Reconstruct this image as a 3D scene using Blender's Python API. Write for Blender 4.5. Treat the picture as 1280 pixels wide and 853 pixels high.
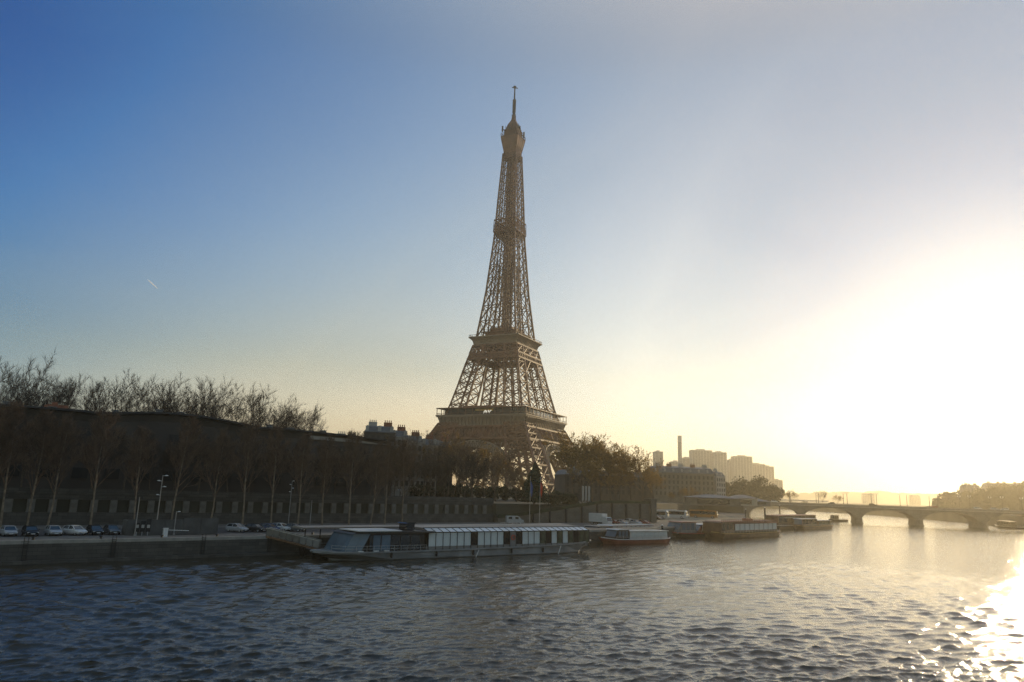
import bpy, bmesh, math, random
import numpy as np
from mathutils import Vector, Matrix
from mathutils.geometry import tessellate_polygon
R = math.radians
PI = math.pi
random.seed(7)
for o in list(bpy.data.objects):
    bpy.data.objects.remove(o)
SC = bpy.context.scene
COL = SC.collection

# ------------------------------------------------------------------ camera, sky, sun, exposure
F, PITCH, ROLL, CAM_H = 892.25, .2064, .0331, 12.0          # focal length in pixels of the 1280 px photograph
fwd = Vector((0, math.cos(PITCH), math.sin(PITCH)))
upl = Vector((0, -math.sin(PITCH), math.cos(PITCH)))
ex = Vector((1, 0, 0))
c_, s_ = math.cos(ROLL), math.sin(ROLL)
rgt = ex * c_ + upl * s_
upv = ex * -s_ + upl * c_
cam_d = bpy.data.cameras.new('camera')
cam = bpy.data.objects.new('camera', cam_d)
COL.objects.link(cam)
cam.matrix_world = Matrix(((rgt.x, upv.x, -fwd.x, 0), (rgt.y, upv.y, -fwd.y, 0), (rgt.z, upv.z, -fwd.z, CAM_H), (0, 0, 0, 1)))
cam_d.sensor_width = 36
cam_d.lens = F / 1280 * 36
cam_d.clip_start = .5
cam_d.clip_end = 60000
SC.camera = cam

SUN_EL, SUN_AZ = R(7.9), R(36.5)                             # azimuth from +Y towards +X
SUN_DIR = Vector((math.sin(SUN_AZ) * math.cos(SUN_EL), math.cos(SUN_AZ) * math.cos(SUN_EL), math.sin(SUN_EL)))
world = bpy.data.worlds.new('World')
SC.world = world
world.use_nodes = True
wn, wl = world.node_tree.nodes, world.node_tree.links
wn.clear()
sky = wn.new('ShaderNodeTexSky')
sky.sky_type = 'NISHITA'
sky.sun_disc = False
sky.sun_elevation = SUN_EL
sky.sun_rotation = SUN_AZ
sky.altitude = 0
sky.air_density = 1.0
sky.dust_density = 0.6
sky.ozone_density = 2.5
bg = wn.new('ShaderNodeBackground')
bg.inputs['Strength'].default_value = .13
wo = wn.new('ShaderNodeOutputWorld')
# thin high cloud: a veil that is denser towards the sun and the horizon, broken up by noise on a high layer
def wmath(op, a, b=None, c=None, clamp=False):
    m = wn.new('ShaderNodeMath'); m.operation = op; m.use_clamp = clamp
    for k, v in enumerate((a, b, c)):
        if v is None: continue
        if isinstance(v, (int, float)): m.inputs[k].default_value = v
        else: wl.new(v, m.inputs[k])
    return m.outputs[0]
def wrange(v, f0, f1, t0, t1, smooth=True):
    m = wn.new('ShaderNodeMapRange'); m.interpolation_type = 'SMOOTHSTEP' if smooth else 'LINEAR'
    for k, x in (('From Min', f0), ('From Max', f1), ('To Min', t0), ('To Max', t1)): m.inputs[k].default_value = x
    wl.new(v, m.inputs['Value']); return m.outputs[0]
tc = wn.new('ShaderNodeTexCoord')
sep = wn.new('ShaderNodeSeparateXYZ')
wl.new(tc.outputs['Generated'], sep.inputs[0])
dt = wn.new('ShaderNodeVectorMath'); dt.operation = 'DOT_PRODUCT'; dt.inputs[1].default_value = SUN_DIR
wl.new(tc.outputs['Generated'], dt.inputs[0])
zc = wmath('ADD', sep.outputs['Z'], .22)
dv = wn.new('ShaderNodeVectorMath'); dv.operation = 'DIVIDE'
cb = wn.new('ShaderNodeCombineXYZ')
for k in range(3): wl.new(zc, cb.inputs[k])
wl.new(tc.outputs['Generated'], dv.inputs[0]); wl.new(cb.outputs[0], dv.inputs[1])
nz = wn.new('ShaderNodeTexNoise')
nz.inputs['Scale'].default_value = 1.5; nz.inputs['Detail'].default_value = 7; nz.inputs['Roughness'].default_value = .5
nz.inputs['Distortion'].default_value = .5
wl.new(dv.outputs[0], nz.inputs['Vector'])
cloud = wrange(nz.outputs['Fac'], .36, .74, -.012, .02)
low = wmath('MULTIPLY', wrange(sep.outputs['Z'], .48, .0, 0, .36, False), wrange(dt.outputs['Value'], .75, .95, 1, 0))
eff = wmath('ADD', wmath('MAXIMUM', dt.outputs['Value'], wmath('MINIMUM', wmath('ADD', dt.outputs['Value'], low), .86)), wmath('MULTIPLY', cloud, wrange(dt.outputs['Value'], .80, .95, 1, .25)))
def wramp(fac, stops):                                        # a tint of the clear sky by direction; stops hold half the factor
    r = wn.new('ShaderNodeValToRGB'); e = r.color_ramp.elements
    while len(e) < len(stops): e.new(.5)
    for k, (p, c) in enumerate(stops): e[k].position = p; e[k].color = (c[0]/2, c[1]/2, c[2]/2, 1)
    wl.new(fac, r.inputs[0]); return r.outputs[0]
def wmul(a, b):
    m = wn.new('ShaderNodeMix'); m.data_type = 'RGBA'; m.blend_type = 'MULTIPLY'; m.inputs['Factor'].default_value = 1
    m.clamp_result = False
    wl.new(a, m.inputs['A']); wl.new(b, m.inputs['B']); return m.outputs['Result']
veil = wramp(eff, [(0, (1.15,1.05,.95)), (.18, (1.0,.95,.9)), (.29, (.12,.56,1.21)), (.43, (.42,.92,1.42)), (.55, (.92,1.12,1.38)), (.72, (1.50,1.38,1.34)), (.84, (1.78,1.46,1.25)), (.90, (1.48,1.30,1.17)), (.935, (.82,.90,.98)), (.97, (.38,.56,.82)), (1, (.20,.36,.66))])
horizon = wramp(wmath('MULTIPLY', sep.outputs['Z'], 4), [(0, (.86,1.22,2.0)), (.32, (.97,1.05,1.25)), (.62, (1,1,1)), (.625, (1,1,1)), (1, (1,1,1))])
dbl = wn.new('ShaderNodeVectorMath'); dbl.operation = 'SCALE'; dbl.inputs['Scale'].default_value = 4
wl.new(wmath('MULTIPLY', wrange(sep.outputs['Z'], .54, .78, 1, 2.3), 32), dbl.inputs['Scale'])     # unseen sky overhead brightened, added to lift the water and the shadows
lw = wmath('MULTIPLY', wrange(sep.outputs['Z'], .36, .10, 0, 1), wrange(dt.outputs['Value'], .92, .70, 0, 1))
over = wrange(sep.outputs['Z'], .51, .68, 0, 1)
warm = wramp(lw, [(0, (1,1,1)), (.999, (1.14,.93,.76)), (1, (1.14,.93,.76))])
lowest = wramp(wmath('MULTIPLY', wrange(sep.outputs['Z'], .19, .06, 0, 1), wrange(dt.outputs['Value'], .90, .70, 0, 1)), [(0, (1,1,1)), (.999, (1.42,1.30,1.2)), (1, (1.42,1.30,1.2))])
greyc = wramp(over, [(0, (1,1,1)), (.999, (1.55,1.05,.72)), (1, (1.55,1.05,.72))])
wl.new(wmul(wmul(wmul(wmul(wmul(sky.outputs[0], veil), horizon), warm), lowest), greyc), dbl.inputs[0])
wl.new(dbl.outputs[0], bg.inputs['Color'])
wl.new(bg.outputs[0], wo.inputs['Surface'])

sun_d = bpy.data.lights.new('sun', 'SUN')
sun_d.energy = 3.0
sun_d.angle = R(.5)
sun_d.color = (1, .77, .45)
sun = bpy.data.objects.new('sun', sun_d)
sun.rotation_euler = (-SUN_DIR).to_track_quat('-Z', 'Y').to_euler()
sun.location = (0, 0, 500)
COL.objects.link(sun)

SC.view_settings.view_transform = 'Standard'
SC.view_settings.look = 'None'
SC.view_settings.exposure = 0.22
SC.view_settings.gamma = 1
SC.render.engine = 'CYCLES'
SC.cycles.use_denoising = True
SC.cycles.use_adaptive_sampling = False
SC.cycles.denoising_input_passes = 'RGB_ALBEDO_NORMAL'
SC.cycles.denoising_prefilter = 'FAST'
SC.cycles.max_bounces = 6
SC.cycles.transparent_max_bounces = 8
SC.cycles.volume_bounces = 0
SC.cycles.sample_clamp_indirect = 6
SC.cycles.caustics_reflective = False

# ------------------------------------------------------------------ helpers
def ray(px, py):
    a, b = px - 640, py - 426.5
    return (rgt * (a / F) - upv * (b / F) + fwd)
def at(px, py, z):                                            # the point at height z seen at a photograph pixel
    d = ray(px, py); k = (z - CAM_H) / d.z
    return Vector((0, 0, CAM_H)) + d * k
def aty(px, py, y):
    d = ray(px, py)
    return Vector((0, 0, CAM_H)) + d * (y / d.y)
def proj(p):
    v = Vector(p) - Vector((0, 0, CAM_H))
    d = v.dot(fwd)
    return 640 + F * v.dot(rgt) / d, 426.5 - F * v.dot(upv) / d

class MB:
    def __init__(s): s.v = []; s.f = []; s.m = []
    def add(s, vs, fs, mi=0):
        b = len(s.v); s.v.extend([tuple(p) for p in vs]); s.f.extend([tuple(i + b for i in f) for f in fs]); s.m.extend([mi] * len(fs)); return s
    def box(s, x0, x1, y0, y1, z0, z1, mi=0):
        return s.add([(x0,y0,z0),(x1,y0,z0),(x1,y1,z0),(x0,y1,z0),(x0,y0,z1),(x1,y0,z1),(x1,y1,z1),(x0,y1,z1)],
                     [(0,3,2,1),(4,5,6,7),(0,1,5,4),(1,2,6,5),(2,3,7,6),(3,0,4,7)], mi)
    def hexa(s, p, mi=0):                                     # eight points, bottom four then top four
        return s.add(p, [(0,3,2,1),(4,5,6,7),(0,1,5,4),(1,2,6,5),(2,3,7,6),(3,0,4,7)], mi)
    def beam(s, p0, p1, w, h=None, mi=0, ref=None):
        p0 = Vector(p0); p1 = Vector(p1); d = p1 - p0
        if d.length < 1e-6: return s
        d.normalize(); h = h or w
        r = Vector(ref) if ref is not None else (Vector((0,0,1)) if abs(d.z) < .95 else Vector((1,0,0)))
        a = d.cross(r); a.normalize(); b = a.cross(d)
        a *= w / 2; b *= h / 2
        return s.hexa([p0-a-b, p0+a-b, p0+a+b, p0-a+b, p1-a-b, p1+a-b, p1+a+b, p1-a+b], mi)
    def tube(s, path, radii, n=6, mi=0, cap=True):
        path = [Vector(p) for p in path]; rings = []
        for i, p in enumerate(path):
            d = (path[min(i+1, len(path)-1)] - path[max(i-1, 0)]).normalized()
            r = Vector((0,0,1)) if abs(d.z) < .9 else Vector((1,0,0))
            a = d.cross(r).normalized(); b = a.cross(d)
            rr = radii[i] if hasattr(radii, '__len__') else radii
            rings.append([p + a * (rr * math.cos(2*PI*k/n)) + b * (rr * math.sin(2*PI*k/n)) for k in range(n)])
        vs = [q for g in rings for q in g]; fs = []
        for i in range(len(path) - 1):
            for k in range(n):
                k2 = (k+1) % n
                fs.append((i*n+k, i*n+k2, (i+1)*n+k2, (i+1)*n+k))
        if cap: fs += [tuple(range(n-1, -1, -1)), tuple((len(path)-1)*n + k for k in range(n))]
        return s.add(vs, fs, mi)
    def prism(s, poly, y0, y1, mi=0):                         # polygon in xz, swept along y
        n = len(poly)
        vs = [(x, y0, z) for x, z in poly] + [(x, y1, z) for x, z in poly]
        fs = [tuple(range(n)), tuple(range(2*n-1, n-1, -1))] + [(i, n+i, n+(i+1)%n, (i+1)%n) for i in range(n)]
        return s.add(vs, fs, mi)
    def slab(s, poly, z0, z1, mi=0):                          # polygon in xy, extruded along z
        n = len(poly)
        vs = [(x, y, z0) for x, y in poly] + [(x, y, z1) for x, y in poly]
        tri = tessellate_polygon([[Vector((x, y, 0)) for x, y in poly]])
        fs = [(i, (i+1)%n, n+(i+1)%n, n+i) for i in range(n)]
        fs += [tuple(n+k for k in t) for t in tri] + [tuple(reversed(t)) for t in tri]
        return s.add(vs, fs, mi)
    def loft(s, rings, mi=0, cap=True, closed=True):
        n = len(rings[0]); vs = [p for g in rings for p in g]; fs = []
        for i in range(len(rings)-1):
            for k in range(n if closed else n-1):
                k2 = (k+1) % n
                fs.append((i*n+k, i*n+k2, (i+1)*n+k2, (i+1)*n+k))
        if cap and closed: fs += [tuple(range(n-1,-1,-1)), tuple((len(rings)-1)*n+k for k in range(n))]
        return s.add(vs, fs, mi)
    def build(s, name, mats, parent=None, smooth=False, fix=False):
        me = bpy.data.meshes.new(name)
        me.from_pydata(s.v, [], s.f)
        mats = mats if isinstance(mats, (list, tuple)) else [mats]
        for m in mats: me.materials.append(m)
        if len(mats) > 1: me.polygons.foreach_set('material_index', s.m)
        if smooth: me.polygons.foreach_set('use_smooth', [True] * len(me.polygons))
        if fix:
            bm = bmesh.new(); bm.from_mesh(me)
            bmesh.ops.recalc_face_normals(bm, faces=bm.faces); bm.to_mesh(me); bm.free()
        me.update()
        o = bpy.data.objects.new(name, me)
        COL.objects.link(o)
        if parent is not None: o.parent = parent
        return o

def tag(o, label, cat, group=None, kind=None):
    if label: o['label'] = label
    if cat: o['category'] = cat
    if group: o['group'] = group
    if kind: o['kind'] = kind
    return o
def thing(name, label, cat, loc=(0,0,0), rz=0, group=None):
    o = bpy.data.objects.new(name, None)
    o.empty_display_size = .5
    COL.objects.link(o)
    o.location = loc; o.rotation_euler = (0, 0, rz)
    return tag(o, label, cat, group)
def struct(name, mb, mat, **k):
    o = mb.build(name, mat, **k); o['kind'] = 'structure'; return o
def dup(root, loc, rz=0, label=None, group=None, scale=None):
    r = root.copy(); COL.objects.link(r)
    r.location = loc; r.rotation_euler = (0, 0, rz)
    if scale: r.scale = scale
    if label: r['label'] = label
    if group: r['group'] = group
    for ch in list(root.children):
        c = ch.copy(); COL.objects.link(c); c.parent = r
        for g in list(ch.children):
            d = g.copy(); COL.objects.link(d); d.parent = c
    return r
def child(o, parent, loc, rz=0):                              # a copy of a part on the same thing
    c = o.copy(); COL.objects.link(c); c.parent = parent; c.location = loc; c.rotation_euler = (0, 0, rz); return c
ORD = ['first','second','third','fourth','fifth','sixth','seventh','eighth','ninth','tenth','eleventh','twelfth','thirteenth',
       'fourteenth','fifteenth','sixteenth','seventeenth','eighteenth','nineteenth','twentieth']
def ordinal(i):
    if i < 20: return ORD[i]
    tens = {2:'twenty',3:'thirty',4:'forty',5:'fifty'}[(i+1)//10]
    k = (i+1) % 10
    return {2:'twentieth',3:'thirtieth',4:'fortieth',5:'fiftieth'}[(i+1)//10] if k == 0 else tens + '-' + ORD[k-1]

# ------------------------------------------------------------------ materials
def mat(name, col, rough=.6, metal=0, var=.25, scale=1.0, bump=0.0, detail=4, spec=.5, col2=None, coord='Object', emit=None):
    m = bpy.data.materials.new(name); m.use_nodes = True
    n, l = m.node_tree.nodes, m.node_tree.links
    b = n['Principled BSDF']
    b.inputs['Roughness'].default_value = rough; b.inputs['Metallic'].default_value = metal
    b.inputs['Specular IOR Level'].default_value = spec
    t = n.new('ShaderNodeTexCoord'); z = n.new('ShaderNodeTexNoise')
    z.inputs['Scale'].default_value = scale; z.inputs['Detail'].default_value = detail
    l.new(t.outputs[coord], z.inputs['Vector'])
    mx = n.new('ShaderNodeMix'); mx.data_type = 'RGBA'
    mp = n.new('ShaderNodeMapRange'); mp.inputs['From Min'].default_value = .3; mp.inputs['From Max'].default_value = .7
    l.new(z.outputs['Fac'], mp.inputs['Value']); l.new(mp.outputs[0], mx.inputs['Factor'])
    c2 = col2 or tuple(min(1, c * (1 + var)) for c in col)
    c1 = col if col2 else tuple(c * (1 - var) for c in col)
    mx.inputs['A'].default_value = (*c1, 1); mx.inputs['B'].default_value = (*c2, 1)
    l.new(mx.outputs['Result'], b.inputs['Base Color'])
    if bump:
        bp = n.new('ShaderNodeBump'); bp.inputs['Strength'].default_value = bump; bp.inputs['Distance'].default_value = .05
        l.new(z.outputs['Fac'], bp.inputs['Height']); l.new(bp.outputs[0], b.inputs['Normal'])
    if emit:
        b.inputs['Emission Color'].default_value = (*emit[0], 1); b.inputs['Emission Strength'].default_value = emit[1]
    return m
def brick_mat(name, c1, c2, cm, bw, bh, mortar=.02, rough=.8, bump=.3):
    m = mat(name, c1, rough, var=.2, scale=.4)
    n, l = m.node_tree.nodes, m.node_tree.links
    t = n.new('ShaderNodeTexCoord'); bt = n.new('ShaderNodeTexBrick')
    mp = n.new('ShaderNodeMapping'); mp.inputs['Rotation'].default_value = (R(90), 0, 0)
    sx = n.new('ShaderNodeSeparateXYZ'); ad = n.new('ShaderNodeMath'); cx = n.new('ShaderNodeCombineXYZ')
    l.new(t.outputs['Object'], sx.inputs[0]); l.new(sx.outputs['X'], ad.inputs[0]); l.new(sx.outputs['Y'], ad.inputs[1])
    l.new(ad.outputs[0], cx.inputs['X']); l.new(sx.outputs['Z'], cx.inputs['Y'])
    l.new(cx.outputs[0], bt.inputs['Vector'])
    bt.inputs['Scale'].default_value = 1; bt.inputs['Brick Width'].default_value = bw; bt.inputs['Row Height'].default_value = bh
    bt.inputs['Mortar Size'].default_value = mortar
    bt.inputs['Color1'].default_value = (*c1, 1); bt.inputs['Color2'].default_value = (*c2, 1); bt.inputs['Mortar'].default_value = (*cm, 1)
    mx = n.new('ShaderNodeMix'); mx.data_type = 'RGBA'; mx.blend_type = 'MULTIPLY'; mx.inputs['Factor'].default_value = .9
    old = [k for k in l if k.to_socket.name == 'Base Color'][0].from_socket
    nz_ = n.new('ShaderNodeTexNoise'); nz_.inputs['Scale'].default_value = .45; nz_.inputs['Detail'].default_value = 6
    l.new(t.outputs['Object'], nz_.inputs['Vector'])
    l.new(bt.outputs['Color'], mx.inputs['A']); l.new(nz_.outputs['Fac'], mx.inputs['B'])
    mm = n.new('ShaderNodeMix'); mm.data_type = 'RGBA'; mm.inputs['Factor'].default_value = .25
    l.new(mx.outputs['Result'], mm.inputs['A']); l.new(bt.outputs['Color'], mm.inputs['B'])
    l.new(mm.outputs['Result'], n['Principled BSDF'].inputs['Base Color'])
    return m
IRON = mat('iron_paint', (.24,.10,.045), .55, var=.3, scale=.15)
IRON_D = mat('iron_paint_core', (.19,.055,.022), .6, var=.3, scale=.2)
IRON_S = mat('iron_shaft_less_haze', (.13,.042,.018), .6, var=.3, scale=.15)  # same iron, darker: the thinner haze high on the tower put into the colour
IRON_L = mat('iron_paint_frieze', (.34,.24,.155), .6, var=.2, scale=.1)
STONE = brick_mat('quay_stone', (.15,.14,.12), (.10,.093,.08), (.045,.043,.038), 1.6, .55)
STONE_P = brick_mat('pale_stone', (.24,.21,.165), (.19,.17,.135), (.12,.105,.085), 1.2, .5)
STONE_B = brick_mat('bridge_stone', (.30,.26,.20), (.25,.22,.17), (.16,.14,.11), 1.4, .6)
PILLAR = mat('pillar_stone', (.15,.14,.12), .8, var=.3, scale=.8)
HOARD = mat('hoarding_paint', (.085,.085,.082), .7, var=.3, scale=.5)
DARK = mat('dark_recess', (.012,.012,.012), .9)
PAVE = mat('quay_paving', (.14,.13,.115), .85, var=.3, scale=.3, bump=.2)
ASPH = mat('asphalt', (.05,.05,.052), .85, var=.25, scale=.5)
EARTH = mat('park_ground', (.07,.065,.045), .95, var=.35, scale=.05)
KERB = mat('kerb_stone', (.33,.31,.27), .8, var=.15, scale=1)
BARK = mat('bark', (.10,.078,.055), .9, var=.4, scale=1.2, bump=.4)
BARK_P = mat('pale_bark', (.24,.185,.13), .9, var=.4, scale=.8, bump=.3)
TWIG = mat('twigs', (.085,.058,.038), .9, var=.35, scale=.6)
TWIG_P = mat('red_twigs', (.17,.11,.07), .9, var=.35, scale=.6)
LEAF = mat('evergreen_leaf', (.030,.045,.020), .8, var=.5, scale=.5)
DEADLEAF = mat('dead_leaf', (.26,.17,.05), .9, var=.4, scale=.7)
_n, _l = DEADLEAF.node_tree.nodes, DEADLEAF.node_tree.links
_t = _n.new('ShaderNodeBsdfTranslucent'); _t.inputs['Color'].default_value = (.42,.25,.06,1)
_x = _n.new('ShaderNodeMixShader'); _x.inputs[0].default_value = .55
_l.new(_n['Principled BSDF'].outputs[0], _x.inputs[1]); _l.new(_t.outputs[0], _x.inputs[2]); _l.new(_x.outputs[0], _n['Material Output'].inputs['Surface'])
HEDGE = mat('hedge_leaf', (.045,.055,.025), .9, var=.5, scale=.5)
GLASS = mat('dark_glass', (.02,.025,.03), .06, var=.2, scale=.5, spec=.8)
BLIND = mat('pale_blind', (.58,.63,.62), .25, var=.12, scale=.35)
BLIND_G = mat('green_glass', (.10,.12,.085), .1, var=.6, scale=.5)
BLUEGL = mat('blue_glass', (.10,.15,.20), .08, var=.35, scale=.25)
ROOFGL = mat('roof_glass', (.8,.81,.79), .12, var=.15, scale=.3)  # reflection of the bright sky put into the near-white base colour
WHITE = mat('white_paint', (.72,.72,.70), .35, var=.08, scale=.5)
HULLW = mat('hull_pale_paint', (.25,.26,.265), .4, var=.25, scale=.4)
HULLG = mat('hull_grey_paint', (.20,.20,.19), .5, var=.2, scale=.4)
HULLD = mat('hull_dark_paint', (.018,.016,.015), .45, var=.3, scale=.4)
HULLR = mat('hull_red_brown_paint', (.22,.05,.028), .45, var=.3, scale=.4)
WOOD = mat('varnished_wood', (.16,.075,.03), .4, var=.35, scale=.6)
POLE = mat('pole_paint', (.26,.26,.25), .5, var=.1)
ALU = mat('galvanised_metal', (.45,.46,.46), .4, metal=.6, var=.15, scale=1)
CANOPY = mat('canopy_roof', (.30,.27,.23), .5, var=.15, scale=.3)
RUBBER = mat('tyre_rubber', (.02,.02,.02), .9)
LAMPG = mat('headlight_glass', (.75,.75,.72), .08, var=.03)
REDP = mat('red_paint', (.45,.04,.02), .4)
BLUEP = mat('blue_cloth', (.05,.10,.28), .7)
REDC = mat('red_cloth', (.55,.07,.03), .7)
GOLDP = mat('gold_panel', (.50,.30,.06), .5, var=.25, scale=.5)
SKIN = mat('skin', (.45,.28,.2), .6, var=.1)
ZINC = mat('zinc_roof', (.13,.135,.145), .45, var=.2, scale=.4)
CREAM = mat('plaster_cream', (.42,.38,.31), .85, var=.12, scale=.2)
PLW = mat('plaster_white', (.42,.40,.36), .85, var=.1, scale=.2)
BRK = mat('chimney_brick', (.28,.11,.06), .9, var=.3, scale=1)
DIMGL = mat('dim_glass', (.03,.03,.03), .45, var=.3, scale=.3, spec=.2)
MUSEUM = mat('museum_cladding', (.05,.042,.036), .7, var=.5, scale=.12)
CONC = mat('tower_block_concrete', (.70,.66,.58), .8, var=.12, scale=.05)

# ------------------------------------------------------------------ the banks of the river
Q0 = Vector((-68, 100, 0)); U = Vector((.735, .678, 0)); N = Vector((-.678, .735, 0)); ANG = math.atan2(.678, .735)
def bank(s, t, z=0.0):
    p = Q0 + U * s + N * t; return Vector((p.x, p.y, z))
def sx(px, t, z=6.0):                                         # distance along the quay at which a line t behind its edge meets a picture column
    lo, hi = -70., 400.
    for _ in range(50):
        m = (lo + hi) / 2
        if proj(bank(m, t, z))[0] < px: lo = m
        else: hi = m
    return lo
QZ, LZ = 3.0, 8.2
def xy(p): return (p[0], p[1])
E1 = [xy(bank(-260,0)), xy(bank(0,0)), xy(bank(138,0)), (62,238), (85,270), (106,325), (128,390), (146,445)]
E2 = [(190,600), (215,780), (195,1000), (120,1250), (-20,1550)]
W1 = [xy(bank(-260,38)), xy(bank(122,38)), (-3,210), (47,245), (44,262), (64,325), (95,400), (122,453)]
quay = MB()
quay.slab(E1 + list(reversed(W1)), -2.5, QZ)
struct('quay', quay, PAVE, fix=True)
kerb = MB()
for a, b in zip(E1[:-1], E1[1:]):
    a = Vector((*a, 0)); b = Vector((*b, 0)); d = (b - a).normalized(); nn = Vector((-d.y, d.x, 0))
    L = (b - a).length; k = max(1, int(L / 2.5))
    for i in range(k):
        p = a + d * (L * i / k + .015); q = a + d * (L * (i+1) / k - .015)
        o = .06
        kerb.hexa([p - nn*o + Vector((0,0,QZ-.35)), q - nn*o + Vector((0,0,QZ-.35)), q + nn*.6 + Vector((0,0,QZ-.35)), p + nn*.6 + Vector((0,0,QZ-.35)),
                   p - nn*o + Vector((0,0,QZ+.12)), q - nn*o + Vector((0,0,QZ+.12)), q + nn*.6 + Vector((0,0,QZ+.12)), p + nn*.6 + Vector((0,0,QZ+.12))])
struct('quay_kerb', kerb, KERB)
qw = MB()
for a, b in zip(E1[:-1], E1[1:]):
    a = Vector((*a, 0)); b = Vector((*b, 0)); d = (b - a).normalized(); nn = Vector((-d.y, d.x, 0)) * -.04
    qw.add([a+nn+Vector((0,0,-2)), b+nn+Vector((0,0,-2)), b+nn+Vector((0,0,QZ-.35)), a+nn+Vector((0,0,QZ-.35))], [(0,1,2,3)])
    # low ledge at the waterline
    qw.hexa([a+nn*18+Vector((0,0,-2)), b+nn*18+Vector((0,0,-2)), b+nn*.5+Vector((0,0,-2)), a+nn*.5+Vector((0,0,-2)),
             a+nn*18+Vector((0,0,.45)), b+nn*18+Vector((0,0,.45)), b+nn*.5+Vector((0,0,.45)), a+nn*.5+Vector((0,0,.45))])
struct('quay_wall', qw, STONE)
park = MB()
park.slab(W1 + [(146,445)] + E2 + [(-900,3600), (-5800,3600), (-5800,-250)], -2.5, LZ)
struct('ground', park, EARTH, fix=True)
ER = [(110,-250), (105,60), (140,81), (215,222), (262,330), (291,392), (345,545), (385,760), (370,1000), (295,1300), (130,1700), (-500,3600)]
gr = MB(); gr.slab(ER + [(5800,3600), (5800,-250)], -2.5, LZ - 1.2)
struct('ground_far_bank', gr, EARTH, fix=True)
far = MB(); far.slab([(-5800,3600.02), (5800,3600.02), (5800,6800), (-5800,6800)], -2.5, 6)
struct('terrain', far, EARTH, fix=True)
# parking lane on the quay
ln = MB(); a = [bank(-240,9,QZ+.004), bank(118,9,QZ+.004), bank(118,26,QZ+.004), bank(-240,26,QZ+.004)]
ln.add(a, [(0,1,2,3)]); struct('road', ln, ASPH)
ln = MB()
ln.add([(62,262,QZ+.005), (84,288,QZ+.005), (104,340,QZ+.005), (118,400,QZ+.005), (98,398,QZ+.005), (66,322,QZ+.005), (48,262,QZ+.005)], [(0,1,2,3,4,5,6)])
struct('pavement', ln, mat('pale_gravel', (.26,.215,.15), .9, var=.2, scale=.4))

# ------------------------------------------------------------------ water
def water():
    rs = [28.0]
    while rs[-1] < 420: rs.append(rs[-1] + max(.11, rs[-1] ** 2 / 10704 * .42))
    rs = np.array(rs); nr = len(rs)
    th = np.radians(np.linspace(-50, 54, 900)); na = len(th)
    rr, tt = np.meshgrid(rs, th, indexing='ij')
    x = rr * np.sin(tt); y = rr * np.cos(tt)
    cell = np.maximum(np.gradient(rs)[:, None] * np.ones_like(tt), rr * (th[1] - th[0]))
    rng = np.random.default_rng(5)
    z = np.zeros_like(x); dx = np.zeros_like(x); dy = np.zeros_like(x)
    lams = np.exp(rng.uniform(np.log(.28), np.log(3.4), 120))
    wind = R(-62)
    patch = .75 + .35 * np.sin(x * .045 + 1.3 * np.sin(y * .03)) * np.sin(y * .038 + 1.1) + .15 * np.sin(x*.13+y*.09)
    for lam in lams:
        k = 2 * PI / lam; a = wind + rng.normal(0, .45); ph = rng.uniform(0, 2*PI)
        amp = .0085 * lam ** .72
        fade = np.clip((lam / cell - 2.2) / 2.5, 0, 1)
        q = k * (x * math.cos(a) + y * math.sin(a)) + ph
        z += amp * fade * np.cos(q); g = amp * .95 * fade * np.sin(q)
        dx -= g * math.cos(a); dy -= g * math.sin(a)
    env = np.clip((rr - 28) / 5, 0, 1) * np.clip((410 - rr) / 60, 0, 1)
    z = z * env * patch
    P = np.stack([x + dx*env, y + dy*env, z], -1).reshape(-1, 3)
    i = np.arange(nr - 1)[:, None] * na + np.arange(na - 1)[None, :]
    fc = np.stack([i, i + na, i + na + 1, i + 1], -1).reshape(-1, 4)
    # collar of flat water around the rippled fan
    return P, fc, na, nr
P, fc, na, nr = water()
me = bpy.data.meshes.new('water')
outer = [tuple(P[(nr-1)*na + j]) for j in range(0, na)]
inner = [tuple(P[j]) for j in range(na)]
left = [tuple(P[i*na]) for i in range(nr)]
right = [tuple(P[i*na + na-1]) for i in range(nr)]
vs = np.concatenate([P, np.array([[ -5900,-260,0],[5900,-260,0],[5900,6900,0],[-5900,6900,0]])])
fl = [tuple(f) for f in fc.tolist()]
b = len(P)
ring = list(range(0, na)) + [i*na + na-1 for i in range(1, nr)] + [(nr-1)*na + j for j in range(na-2, -1, -1)] + [i*na for i in range(nr-2, 0, -1)]
tri = tessellate_polygon([[Vector(vs[b+k]) for k in range(4)], [Vector((vs[k][0], vs[k][1], 0)) for k in ring]])
idx = [b, b+1, b+2, b+3] + ring
for t in tri:
    t = tuple(idx[k] for k in t)
    p0, p1, p2 = (Vector(vs[k]) for k in t)
    if ((p1-p0).cross(p2-p0)).z < 0: t = t[::-1]
    fl.append(t)
me.from_pydata(vs.tolist(), [], fl)
me.polygons.foreach_set('use_smooth', [True] * len(me.polygons))
WATER = bpy.data.materials.new('river_water'); WATER.use_nodes = True
n, l = WATER.node_tree.nodes, WATER.node_tree.links
pb = n['Principled BSDF']
pb.inputs['Base Color'].default_value = (.045, .037, .022, 1); pb.inputs['Roughness'].default_value = .07; pb.inputs['IOR'].default_value = 1.45
t = n.new('ShaderNodeTexCoord')
mp = n.new('ShaderNodeMapping'); mp.inputs['Rotation'].default_value = (0, 0, R(28)); mp.inputs['Scale'].default_value = (1.9, .8, 1)
l.new(t.outputs['Object'], mp.inputs[0])
n1 = n.new('ShaderNodeTexNoise'); n1.inputs['Scale'].default_value = 3.0; n1.inputs['Detail'].default_value = 4; n1.inputs['Roughness'].default_value = .6
n2 = n.new('ShaderNodeTexNoise'); n2.inputs['Scale'].default_value = .42; n2.inputs['Detail'].default_value = 3
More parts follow.
